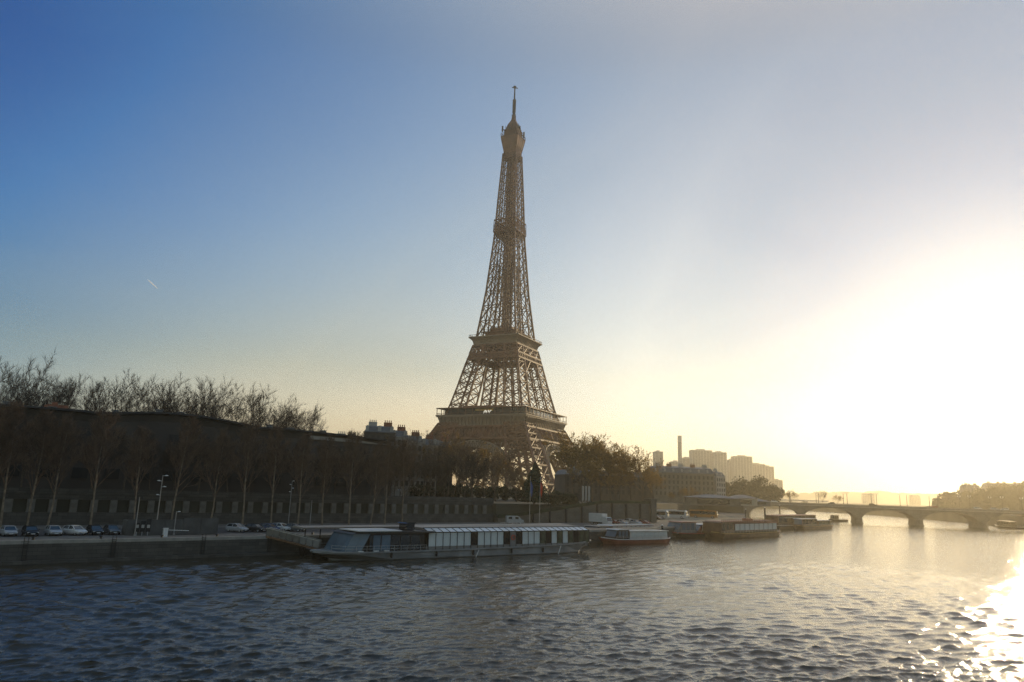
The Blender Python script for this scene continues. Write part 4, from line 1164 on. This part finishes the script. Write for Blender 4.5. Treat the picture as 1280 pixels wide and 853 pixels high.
mb = MB(); mb.box(-.3,.3,-.25,.25,0,1.25); mb.box(-.36,.36,-.3,.3,1.253,1.35); mb.build('cabinet', WHITE, t)
mb = MB(); mb.beam((.3,0,1.05),(3.6,0,.9),.09); mb.build('arm', WHITE, t)
def lamp(px, yb, yt, label, heads, cat='lamp post', name='lamp_post', r=.075, gz=QZ, m=POLE, group=None):
    p = at(px, yb, gz); top = aty(px, yt, p.y).z - gz
    t = thing(name, label, cat, p, ANG, group)
    mb = MB(); mb.tube([(0,0,0),(0,0,top*.5),(0,0,top)], [r*1.3,r,r*.7], 8); mb.tube([(0,0,0),(0,0,.35)], r*2, 8); mb.build('pole', m, t)
    for hx, hz_ in heads:
        mb = MB(); z = top*hz_
        mb.beam((0,0,z),(hx*.7,0,z+.05),.06); mb.loft([[(hx*.5,-.12,z),(hx*1.1,-.10,z+.02),(hx*1.1,.10,z+.02),(hx*.5,.12,z)],[(hx*.55,-.08,z+.16),(hx*1.05,-.06,z+.12),(hx*1.05,.06,z+.12),(hx*.55,.08,z+.16)]])
        mb.build('lamp_head', WHITE, t)
    return t
lamp(168, 670.5, 621, 'tall plain white pole standing before the grey hoarding', [], 'pole', 'pole', .07, m=POLE)
lamp(194, 668, 594, 'tall mast with lamp heads at several heights behind the hoarding', [(.8,.99),(-.7,.90),(.7,.80),(-.6,.66)])
lamp(217, 669, 639.5, 'short lamp post with a single head beside the barrier arm', [(.6,.98)])
lamp(360, 658, 601, 'slim mast with a column of small lamps behind the white car', [(.45,.99),(-.45,.91),(.45,.83),(-.45,.75)])
lamp(387, 660, 625, 'plain pale pole at the left end of the landing stage', [], 'pole', 'pole', .08, m=POLE)
lamp(497, 652, 612, 'lamp post with a twin head before the arcade wall', [(.5,.98),(-.5,.98)])
lamp(573, 648, 622, 'small lamp post near the middle of the arcade wall', [(.5,.97)])
def flagpole(px, yb, yt, label, cloth, fy0=.82, fl=1.0, gz=QZ, group=None, r=.075, fw=.95):
    p = at(px, yb, gz) if gz == QZ else far_anchor(px, yb, gz); top = aty(px, yt, p.y).z - gz
    t = thing('flagpole', label, 'flagpole', p, 0, group)
    mb = MB(); mb.tube([(0,0,0),(0,0,top)], [r*1.2,r*.7], 8); mb.tube([(0,0,top),(0,0,top+.16)], [.12,.04], 8); mb.build('pole', POLE, t)
    if cloth is not None:
        mb = MB(); rows = []
        for j in range(9):
            z = top*fy0 - j*.36*fl; rows.append([(.06+fw*.11*i*(1-.05*j), .16*math.sin(i*1.4+j*.5)*(i/6), z - i*.24*fl) for i in range(7)])
        n7 = 7
        mb.add([q for r_ in rows for q in r_] + [(q[0], q[1]+.03, q[2]) for r_ in rows for q in r_],
               [(j*7+i, j*7+i+1, (j+1)*7+i+1, (j+1)*7+i) for j in range(8) for i in range(6)] + [(63+(j+1)*7+i, 63+(j+1)*7+i+1, 63+j*7+i+1, 63+j*7+i) for j in range(8) for i in range(6)])
        mb.build('flag', cloth, t)
    return t
flagpole(661.5, 660, 596.5, 'white flagpole with a drooping blue flag beside the dark conical tree', BLUEP, .93)
flagpole(674, 660, 597, 'white flagpole with a drooping red flag right of the blue flag', REDC, .93)
flagpole(864, 300, 611, 'flagpole with a dark flag behind the coaches, left of a pair', HULLD, .98, 1.0)
flagpole(869.5, 301, 611.5, 'flagpole with a dark flag behind the coaches, right of a pair', HULLD, .98, 1.0)
flagpole(941, 385, 621, 'small flagpole with an orange red flag near the bridge head', REDC, .98, .9, LZ)
for k in range(3):
    p = far_anchor(728 + 3.8*k, 236, LZ+1); top = aty(728, 607.5, 236).z - LZ - 1
    t = thing('banner_pole', f'tall white vertical banner above the ramp, {ordinal(k)} of three from the left', 'banner', p, R(20), 'white banners above the ramp')
    mb = MB(); mb.tube([(0,0,0),(0,0,top)], .08, 8); mb.build('pole', ALU, t)
    mb = MB(); mb.box(.09,.55,-.03,.03,.4,top-.1); mb.build('banner', PLW, t)
# mooring bollards along the quay edge
for k in range(9):
    s = 4 + k*8.5; t = thing('bollard', f'small iron mooring bollard on the quay edge, {ordinal(k)} from the left', 'bollard', bank(s, 1.1, QZ), 0, 'mooring bollards on the quay edge')
    mb = MB(); mb.loft([[(q*math.cos(2*PI*i/10), q*math.sin(2*PI*i/10), z) for i in range(10)] for q, z in ((.26,0),(.18,.1),(.16,.34),(.26,.42),(.24,.5),(.05,.54))]); mb.build('post', HULLD, t)

# ------------------------------------------------------------------ boats
def hull(mb, L, W, secs):
    """secs: (x, half width at deck, half width at the waterline, deck height); centred on y = W/2"""
    rings = []
    for x, hw, hb, zt, *rk in secs:
        c = W/2; q = x + (rk[0] if rk else 0); rings.append([(x,c-hw,zt),(x,c-hw*.98,zt-.28),(q,c-hb,.15),(q,c-hb*.8,-.7),(q,c+hb*.8,-.7),(q,c+hb,.15),(x,c+hw*.98,zt-.28),(x,c+hw,zt)])
    mb.loft(rings)
def boat_at(name, label, p0, p1, group=None):
    d = p1 - p0; return thing(name, label, 'boat', (p0.x, p0.y, 0), math.atan2(d.y, d.x), group), math.hypot(d.x, d.y)
def rail(mb, pts, h=1.0, step=1.5, t=.05):
    for a, b in zip(pts[:-1], pts[1:]):
        a, b = Vector(a), Vector(b); L = (b-a).length; n = max(1, int(L/step))
        for i in range(n+1): q = a.lerp(b, i/n); mb.beam(q, q+Vector((0,0,h)), t)
        for hh in (h, h*.55): mb.beam(a+Vector((0,0,hh)), b+Vector((0,0,hh)), t)
# 1 the long glass restaurant boat
P0, P1 = at(389, 704.5, 0), at(751, 690, 0)
bt, L = boat_at('restaurant_boat', 'long pale hulled restaurant boat with glass sides and slanted glass bow', P0, P1)
W = 9.4; mb = MB()
hull(mb, L, W, [(2.0,.5,.1,1.5,3.2),(2.7,1.9,.5,1.46,2.8),(4.2,3.3,1.3,1.4,2.0),(8,4.5,3.2,1.32,.8),(14,4.7,4.4,1.28),(30,4.7,4.6,1.35),(45,4.7,4.6,1.5),(55,4.6,4.4,1.7),(60,4.0,3.2,1.95,-.6),(63.5,2.6,1.0,2.2,-1.6),(L-.2,1.2,.3,2.35,-2.6)])
mb.build('hull', HULLW, bt)
mb = MB()
for (xa,ya,za),(xb,yb,zb) in zip([(2.2,4.2,1.53),(2.9,2.7,1.49),(4.4,1.3,1.43),(8,.1,1.35),(14,-.12,1.31),(30,-.12,1.38),(45,-.12,1.53),(55,0,1.73),(60,.6,1.98),(63.5,2.0,2.23)], [(2.9,2.7,1.49),(4.4,1.3,1.43),(8,.1,1.35),(14,-.12,1.31),(30,-.12,1.38),(45,-.12,1.53),(55,0,1.73),(60,.6,1.98),(63.5,2.0,2.23),(L,3.9,2.38)]):
    mb.beam((xa,ya,za),(xb,yb,zb),.22)
mb.build('gunwale', HULLW, bt)
mb = MB(); mb.box(6.5, L-3, 1.0, W-1.0, 1.20, 1.40); mb.build('deck', HULLG, bt)
# forward saloon, with a slanted glass front
xf0, xf1, z0, z1 = 6.6, 21.3, 1.402, 4.25
mb = MB(); mb.prism([(xf0+1.3,z0),(xf1,z0),(xf1,z1-.1),(xf0+2.9,z1-.1)], 1.2, W-.9); mb.build('forward_saloon', HULLD, bt)
for i, (xa, xb) in enumerate(((xf0-.7, xf0+.7), (xf0+.8, xf0+2.2))):
    mb = MB(); sl = 1.55
    mb.hexa([(xa,1.0,z0),(xb,.75,z0),(xb,.82,z0),(xa,1.08,z0),(xa+sl,1.0,z1),(xb+sl,.75,z1),(xb+sl,.82,z1),(xa+sl,1.08,z1)]); mb.build('slanted_pane', BLUEGL, bt)
mb = MB(); mb.hexa([(xf0-.75,1.1,z0),(xf0-.70,1.1,z0),(xf0-.7,W-1.1,z0),(xf0-.75,W-1.1,z0),(xf0+.85,1.1,z1),(xf0+.9,1.1,z1),(xf0+.9,W-1.1,z1),(xf0+.85,W-1.1,z1)]); mb.build('front_pane', BLUEGL, bt)
fm = [(10.4,11.0,GLASS),(11.0,12.5,BLUEGL),(12.55,14.4,BLUEGL),(14.5,16.2,GLASS),(16.3,18.2,GLASS),(18.3,20.2,GLASS)]
for xa, xb, m in fm:
    mb = MB(); mb.box(xa+.05, xb-.05, .98, 1.06, z0+.05, z1-.25); mb.build('window_pane', m, bt)
mu = None
for x in (10.4,10.95,12.52,14.45,16.25,18.25,20.25):
    if mu is None:
        mb = MB(); mb.box(-.06,.06,.90,.975,z0,z1-.12); mu = mb.build('mullion', HULLD, bt); mu.location = (x,0,0)
    else: child(mu, bt, (x,0,0))
mb = MB(); mb.prism([(xf0+.4,z1),(xf0+1.0,z1+.14),(xf0+4,z1+.36),(15,z1+.36),(xf1+1.5,z1+.30),(xf1+1.5,z1)], .5, W-.4); mb.build('saloon_roof', HULLD, bt)
mb = MB(); mb.box(8.0, 16.2, .48, W-2, z1+.365, z1+.50); mb.build('roof_panel', WHITE, bt)
mb = MB(); rail(mb, [(4.2,2.0,1.4),(6,.7,1.36),(9.5,.05,1.34),(21,.0,1.32)], 1.0, 1.2, .045); mb.build('railing', ALU, bt)
mb = MB(); mb.box(18.6,20.2,3,5.6,z1+.37,z1+1.5); mb.prism([(18.3,z1+1.503),(20.5,z1+1.503),(20.3,z1+1.65),(18.5,z1+1.65)], 2.8, 5.8); mb.build('wheelhouse', GLASS, bt)
# glass hall
xa0, xa1 = 21.9, 62.0; zb0, zb1, zr = 1.402, 4.35, 4.98
mb = MB(); mb.prism([(xa0,zb0),(xa1,zb0),(xa1-.2,zb1-.06),(xa0,zb1-.06)], 1.25, W-.6); mb.build('hall_interior', HULLD, bt)
mb = MB(); mb.box(xa0-.1, xa1-.4, .96, W-.5, zb0+.003, zb0+.55); mb.build('sill_band', HULLG, bt)
pattern = 'wwwwwwDwhwwDsDwwwgdwgwgdgg'
nb = len(pattern); bw = (xa1-xa0)/nb
mm = {'w': BLIND, 'D': GLASS, 'h': BLIND, 's': HULLG, 'g': BLIND_G, 'd': GLASS}
pane = {}; roofp = None
for i, c in enumerate(pattern):
    xa = xa0 + i*bw
    if c in 'sD' and False: continue
    if c not in pane:
        mb = MB(); mb.hexa([(.05,.92,zb0+.56),(bw-.05,.92,zb0+.56),(bw-.05,1.0,zb0+.56),(.05,1.0,zb0+.56),(.05,1.02,zb1-.1),(bw-.05,1.02,zb1-.1),(bw-.05,1.10,zb1-.1),(.05,1.10,zb1-.1)])
        pane[c] = mb.build('window_pane', mm[c], bt); pane[c].location = (xa,0,0)
    else: child(pane[c], bt, (xa,0,0))
    if roofp is None:
        mb = MB(); mb.hexa([(.06,1.0,zb1),(bw-.06,1.0,zb1),(bw-.06,1.04,zb1-.06),(.06,1.04,zb1-.06),(.06,2.9,zr),(bw-.06,2.9,zr),(bw-.06,2.95,zr-.06),(.06,2.95,zr-.06)])
        roofp = mb.build('roof_pane', ROOFGL, bt); roofp.location = (xa,0,0)
    else: child(roofp, bt, (xa,0,0))
mb = MB()
for i in range(nb+1):
    x = xa0+i*bw; mb.beam((x,.88,zb0),(x,.98,zb1),.09); mb.beam((x,.98,zb1),(x,2.9,zr+.02),.11)
mb.beam((xa0,.96,zb1),(xa1,.96,zb1),.13); mb.beam((xa0,2.9,zr+.03),(xa1,2.9,zr+.03),.14)
mb.build('window_frame', HULLD, bt)
mb = MB(); mb.hexa([(xa0,2.95,zr-.25),(xa1,2.95,zr-.25),(xa1,W-2.2,zr-.25),(xa0,W-2.2,zr-.25),(xa0,2.95,zr+.06),(xa1,2.95,zr+.06),(xa1,W-2.2,zr+.06),(xa0,W-2.2,zr+.06)]); mb.build('roof_deck', CANOPY, bt)
mb = MB(); mb.hexa([(xa1+.02,1.3,zb0),(xa1+.08,1.3,zb0),(xa1+.08,W-1,zb0),(xa1+.02,W-1,zb0),(xa1-.3,1.3,zb1),(xa1-.24,1.3,zb1),(xa1-.24,W-1,zb1),(xa1-.3,W-1,zb1)]); mb.build('stern_pane', BLIND_G, bt)
mb = MB(); k = xa0 + bw*12.5
for i in range(20):
    a, b = 2*PI*i/20, 2*PI*(i+1)/20; mb.beam((k+.42*math.cos(a),.86,3.2+.42*math.sin(a)),(k+.42*math.cos(b),.86,3.2+.42*math.sin(b)),.14)
mb.build('life_ring', REDC, bt)
mb = MB(); rail(mb, [(xa1+.2,1.2,2.0),(L-1.6,3.4,2.25)], .95, 1.0, .05); rail(mb, [(xa0+18,3.3,zr+.06),(xa0+24,3.3,zr+.06)], .8, 1.0, .05); mb.build('railing', ALU, bt)
for x in (xa0+10.5, xa0+31):
    mb = MB(); mb.tube([(x,-.1,1.5),(x-1.1,-.35,-.4)], .07, 6); mb.build('mooring_rope', WHITE, bt)
for x in (8.2, 11, 13): mb = MB(); mb.box(x,x+.9,.35,.75,1.404,1.58); mb.build('deck_light', LAMPG, bt)

mb = MB(); mb.tube([(0,0,.35),(0,0,.5),(0,0,1.15),(0,0,1.3)], [.08,.2,.2,.06], 10); fd = mb.build('fender', RUBBER, bt); fd.location = (14,-.18,0)
for x in (23, 31, 40, 48): child(fd, bt, (x,-.18,0))
# iron ladders down the quay wall
lad = None
for k, s in enumerate((3, 14, 27, 38)):
    lb = f'dark iron ladder fixed to the quay wall above the water, {ordinal(k)} from the left'
    if lad is None:
        lad = thing('quay_ladder', lb, 'ladder', bank(s, -.05, 0), ANG, 'ladders on the quay wall')
        for x in (-.25, .25): mb = MB(); mb.beam((x,-.12,-.3),(x,-.12,3.6),.07); mb.build('rail', HULLD, lad)
        mb = MB(); mb.beam((-.25,-.12,0),(.25,-.12,0),.05); rg_ = mb.build('rung', HULLD, lad); rg_.location = (0,0,.2)
        for i in range(1, 10): child(rg_, lad, (0,0,.2+.32*i))
    else: dup(lad, bank(s, -.05, 0), ANG, lb)
# landing stage with a long flat roof behind the big boat
P0 = bank(sx(372, -3.2, 4.6), -3.6); P1 = bank(sx(706, -3.2, 4.6), -3.6)
lt, L2 = boat_at('landing_stage', 'long landing stage with a thin flat roof behind the restaurant boat', P0, P1); lt['category'] = 'landing stage'
mb = MB(); mb.hexa([(0,-1.7,4.55),(L2,-1.7,4.55),(L2,2.2,4.55),(0,2.2,4.55),(0,-1.8,4.78),(L2,-1.8,4.78),(L2,2.2,4.86),(0,2.2,4.86)]); mb.build('roof', CANOPY, lt)
mb = MB(); mb.box(2, L2, -1.9, 3.0, -.6, 1.1); mb.build('pontoon', HULLD, lt)
for i in range(24):
    mb = MB(); x = 1 + i*(L2-2)/23; mb.box(x-.07,x+.07,-.6,-.46,1.1 if x > 2 else 0,4.548); mb.build('post', HULLD, lt)
mb = MB(); mb.box(14, 28, .4, 2.0, 1.103, 3.6); mb.build('ticket_booth', BLIND_G, lt)
mb = MB(); rail(mb, [(3,-1.7,1.1),(L2-1,-1.7,1.1)], 1.05, 2.2, .06); mb.build('railing', ALU, lt)
# gangway from the quay down to the landing stage
A_g = bank(sx(336, 0, 3.2), .6, QZ+.16); B_g = bank(sx(398, -4.5, 2), -5.2, 1.25); d_ = B_g - A_g
gt = thing('gangway', 'gangway with pale panelled railings sloping from the quay to the landing stage', 'gangway', A_g, math.atan2(d_.y, d_.x))
Lg = math.hypot(d_.x, d_.y); dz = d_.z
mb = MB(); mb.hexa([(0,-.9,-.25),(Lg,-.9,dz-.25),(Lg,.9,dz-.25),(0,.9,-.25),(0,-.9,0),(Lg,-.9,dz),(Lg,.9,dz),(0,.9,0)]); mb.build('deck', WOOD, gt)
ng = 8
for sg in (-1, 1):
    for i in range(ng):
        xa, xb = i*Lg/ng+.08, (i+1)*Lg/ng-.08; mb = MB(); y = sg*.9
        mb.hexa([(xa,y-.03,dz*xa/Lg+.1),(xb,y-.03,dz*xb/Lg+.1),(xb,y+.03,dz*xb/Lg+.1),(xa,y+.03,dz*xa/Lg+.1),(xa,y-.03,dz*xa/Lg+1.25),(xb,y-.03,dz*xb/Lg+1.25),(xb,y+.03,dz*xb/Lg+1.25),(xa,y+.03,dz*xa/Lg+1.25)]); mb.build('panel', PILLAR if i < 5 else HULLG, gt)
mb = MB()
for sg in (-1,1): mb.beam((0,sg*.9,1.32),(Lg,sg*.9,dz+1.32),.07)
mb.build('handrail', ALU, gt)

def river_boat(label, p0, p1, W, hullm, cabins, deckz=1.1, bow=3.5, stern=1.5, group=None, name='river_boat', trim=WHITE):
    """cabins: (x0, x1, z1, wall, roof, pane material, number of panes, slant of the left end)"""
    t, L = boat_at(name, label, p0, p1, group)
    mb = MB(); h = W/2
    hull(mb, L, W, [(0,.35,.1,deckz+.55,bow*.35),(bow*.4,h*.6,h*.4,deckz+.35,bow*.2),(bow,h*.93,h*.8,deckz+.12),(L*.4,h,h*.97,deckz),(L-stern*2,h,h*.97,deckz+.05),(L-stern*.5,h*.9,h*.75,deckz+.2),(L,h*.65,h*.4,deckz+.3)])
    mb.build('hull', hullm, t)
    mb = MB()
    pl = [(0,h-.35,deckz+.58),(bow*.4,h*.4,deckz+.38),(bow,h*.07,deckz+.15),(L*.4,-.04,deckz+.03),(L-stern*2,-.04,deckz+.08),(L-stern*.5,h*.1,deckz+.23),(L,h*.35,deckz+.33)]
    for a, b in zip(pl[:-1], pl[1:]): mb.beam(a, b, .16)
    mb.build('gunwale', trim, t)
    mb = MB(); mb.box(bow*.8, L-stern, h*.25, W-h*.25, deckz-.1, deckz+.06); mb.build('deck', WOOD, t)
    for (x0,x1,z1,wm,rm,pm,npn,sl) in cabins:
        zb = deckz+.063
        mb = MB(); mb.prism([(x0,zb),(x1,zb),(x1-.15,z1),(x0+sl,z1)], .7, W-.7); mb.build('cabin', wm, t)
        mb = MB(); mb.prism([(x0+sl-.4,z1+.003),(x1+.3,z1+.003),(x1+.1,z1+.16),(x0+sl+.1,z1+.2)], .4, W-.4); mb.build('roof', rm, t)
        if npn:
            zl = zb + (z1-zb)*.30; zh = z1-.15; bw = (x1-x0-sl-.5)/npn
            mb = MB(); mb.box(.2,bw-.2,.63,.695,zl,zh); wv = mb.build('window_pane', pm, t); wv.location = (x0+sl*.8+.25,0,0)
            for i in range(1, npn): child(wv, t, (x0+sl*.8+.25+i*bw,0,0))
        if sl > .3:
            mb = MB(); e = .06
            mb.hexa([(x0+sl*.28-e,.9,zb+(z1-zb)*.28),(x0+sl*.28,.9,zb+(z1-zb)*.28),(x0+sl*.28,W-.9,zb+(z1-zb)*.28),(x0+sl*.28-e,W-.9,zb+(z1-zb)*.28),(x0+sl*.95-e,.9,z1-.1),(x0+sl*.95,.9,z1-.1),(x0+sl*.95,W-.9,z1-.1),(x0+sl*.95-e,W-.9,z1-.1)]); mb.build('windscreen', BLUEGL, t)
    mb = MB(); rail(mb, [(bow,h*.1,deckz+.1),(L-stern*1.5,.05,deckz+.1)], .8, 2.0, .05); mb.build('railing', ALU, t)
    return t, L
REDW = mat('red_brown_deck', (.27,.07,.035), .5, var=.3, scale=.5)
LWH = mat('boat_roof_white', (.60,.60,.58), .3, var=.1, scale=.4)
p0, p1 = at(735, 675.5, 0), at(823, 671.5, 0); L = (p1-p0).length
river_boat('white roofed tour boat moored behind the red brown boat', p0, p1, 6, HULLD, [(4,11,3.3,HULLD,CANOPY,BLUEGL,4,1.8),(11.5,L-1.5,3.4,REDW,LWH,BLIND,9,.2)])
p0, p1 = at(759, 681, 0), at(841, 679, 0); L = (p1-p0).length
river_boat('low red brown hulled boat with long white rounded roof in front of its row', p0, p1, 5.2, HULLR, [(3.2,8.4,3.3,HULLD,LWH,BLUEGL,3,1.2),(8.6,L-1.2,2.95,LWH,LWH,BLIND,8,.1)], deckz=1.0)
p0, p1 = at(843, 672.5, 0), at(907, 671.5, 0); L = (p1-p0).length
river_boat('red trimmed tour boat with a large slanted glass bow', p0, p1, 6.5, HULLD, [(2.0,10.5,4.3,HULLG,REDW,BLUEGL,3,2.2),(10.8,L-1,3.6,HULLR,LWH,BLIND,5,2.4)], trim=REDP)
p0, p1 = at(902, 674, 0), at(979, 670, 0); L = (p1-p0).length
t, L = river_boat('varnished wooden restaurant barge with a row of tall bright windows', p0, p1, 7.5, WOOD, [(1.2,9.5,4.6,WOOD,WOOD,GLASS,3,.3),(9.6,L-3.0,4.3,HULLD,REDW,BLIND,9,.1)], deckz=1.3, bow=2.5, trim=GOLDP)
mb = MB(); mb.box(2,L-3.5,1,6.5,4.82,4.95); mb.box(L*.5,L*.58,2,4,4.95,5.7); rail(mb, [(1.5,.6,4.8),(L-3,.6,4.5)], .8, 1.2, .08); mb.build('upper_deck', REDW, t)
p0, p1 = at(972, 662.5, 0), at(1026, 659.5, 0); L = (p1-p0).length
river_boat('dark flat roofed barge glowing in the haze by the bridge', p0, p1, 7, HULLD, [(3,L-4,5.4,WOOD,REDW,GLASS,10,.3)], deckz=1.4)
p0, p1 = at(1003, 662.5, 0), at(1043, 660.5, 0); L = (p1-p0).length
river_boat('short sunlit boat with a square wheelhouse at the tip of the moored row', p0, p1, 5, WOOD, [(2,L*.5,4.2,WOOD,LWH,GLASS,5,.6),(L*.55,L-2,3.4,WOOD,LWH,BLIND_G,4,.2)], trim=GOLDP)
p0, p1 = at(1041, 652.3, 0), at(1062, 652.6, 0)
river_boat('small dark work boat beside the first bridge pier', p0, p1, 4.5, HULLD, [(2.5,6.5,3.6,PLW,LWH,GLASS,2,.4)], bow=2)
p0, p1 = at(1240, 659.5, 0), at(1292, 663, 0)
river_boat('dark moored barge under the right arch of the stone bridge', p0, p1, 5.5, HULLD, [(3,12,3.9,HULLD,CANOPY,GLASS,4,.3)], bow=3)
for px, yb, yt, lb in ((957, 664, 635, 'dark mooring pile rising behind the wooden barge'), (933, 664, 637, 'thin mooring pile left of the dark pile behind the wooden barge'), (975.5, 656, 632, 'tall thin mast among the hazy barges'), (828, 676, 657, 'mooring pile at the stern of the red brown boat')):
    p = at(px, yb, 0); top = aty(px, yt, p.y).z; t = thing('mooring_pile', lb, 'pile', p)
    mb = MB(); mb.tube([(0,0,-2),(0,0,top)], .28, 10); mb.build('post', HULLD, t); mb = MB(); mb.tube([(0,0,top),(0,0,top+.25)], [.32,.1], 10); mb.build('cap', WHITE, t)

# ------------------------------------------------------------------ on the bridge
def bl(x, y, z): return BO + BD*x + BN*y + Vector((0,0,z))
lpr = None; k = 0
for j, y in enumerate((.15, WID-.15)):
    for i in range(9):
        x = 25.5 + 15.5*i; lb = f'black lamp post on the {"near" if j == 0 else "far"} parapet of the stone bridge, {ordinal(i)} from the left'
        if lpr is None:
            lpr = thing('street_lamp', lb, 'street lamp', bl(x,y,DZ+.5), BANG, 'lamps on the stone bridge')
            mb = MB(); mb.tube([(0,0,0),(0,0,.8),(0,0,6.2)], [.24,.15,.11], 8); mb.build('pole', HULLD, lpr)
            for sg in (-1, 1):
                mb = MB(); mb.beam((0,0,5.9),(sg*.6,0,6.3),.10); mb.loft([[(sg*.6+q*math.cos(2*PI*a/8),q*math.sin(2*PI*a/8),z) for a in range(8)] for q, z in ((.10,6.3),(.22,6.45),(.26,6.9),(.06,7.1))]); mb.build('lantern', LAMPG, lpr)
        else: dup(lpr, bl(x,y,DZ+.5), BANG, lb)
for i, (px, c, rv) in enumerate(((968,'white',0),(1040,'grey',180),(1090,'dark',0),(1172,'red',180),(1222,'white',0),(1243,'silver',0),(1262,'white',180))):
    x = next(q for q in np.arange(-30, 190, .5) if proj(bl(q, 6, DZ))[0] >= px)
    car(c, f'{dict(white="white", grey="grey", dark="black", red="dark red", silver="silver")[c]} car crossing the stone bridge, {ordinal(i)} from the left', bl(x, 6 if rv == 0 else 17, DZ+.01), BANG + R(rv), 'cars on the stone bridge')

# vapour trail high in the sky
a = aty(184, 349, 9000); b = aty(197, 361, 9100)
mb = MB(); mb.tube([a, a.lerp(b,.3), a.lerp(b,.7), b], [1.5,7,8,3], 8)
tag(mb.build('vapour_trail', mat('vapour', (.85,.85,.85), .9, var=.02, emit=((1,.97,.92),.35))), 'short thin white vapour trail in the blue sky at left', 'vapour trail')  # faint glow added to stand for sunlight on the vapour
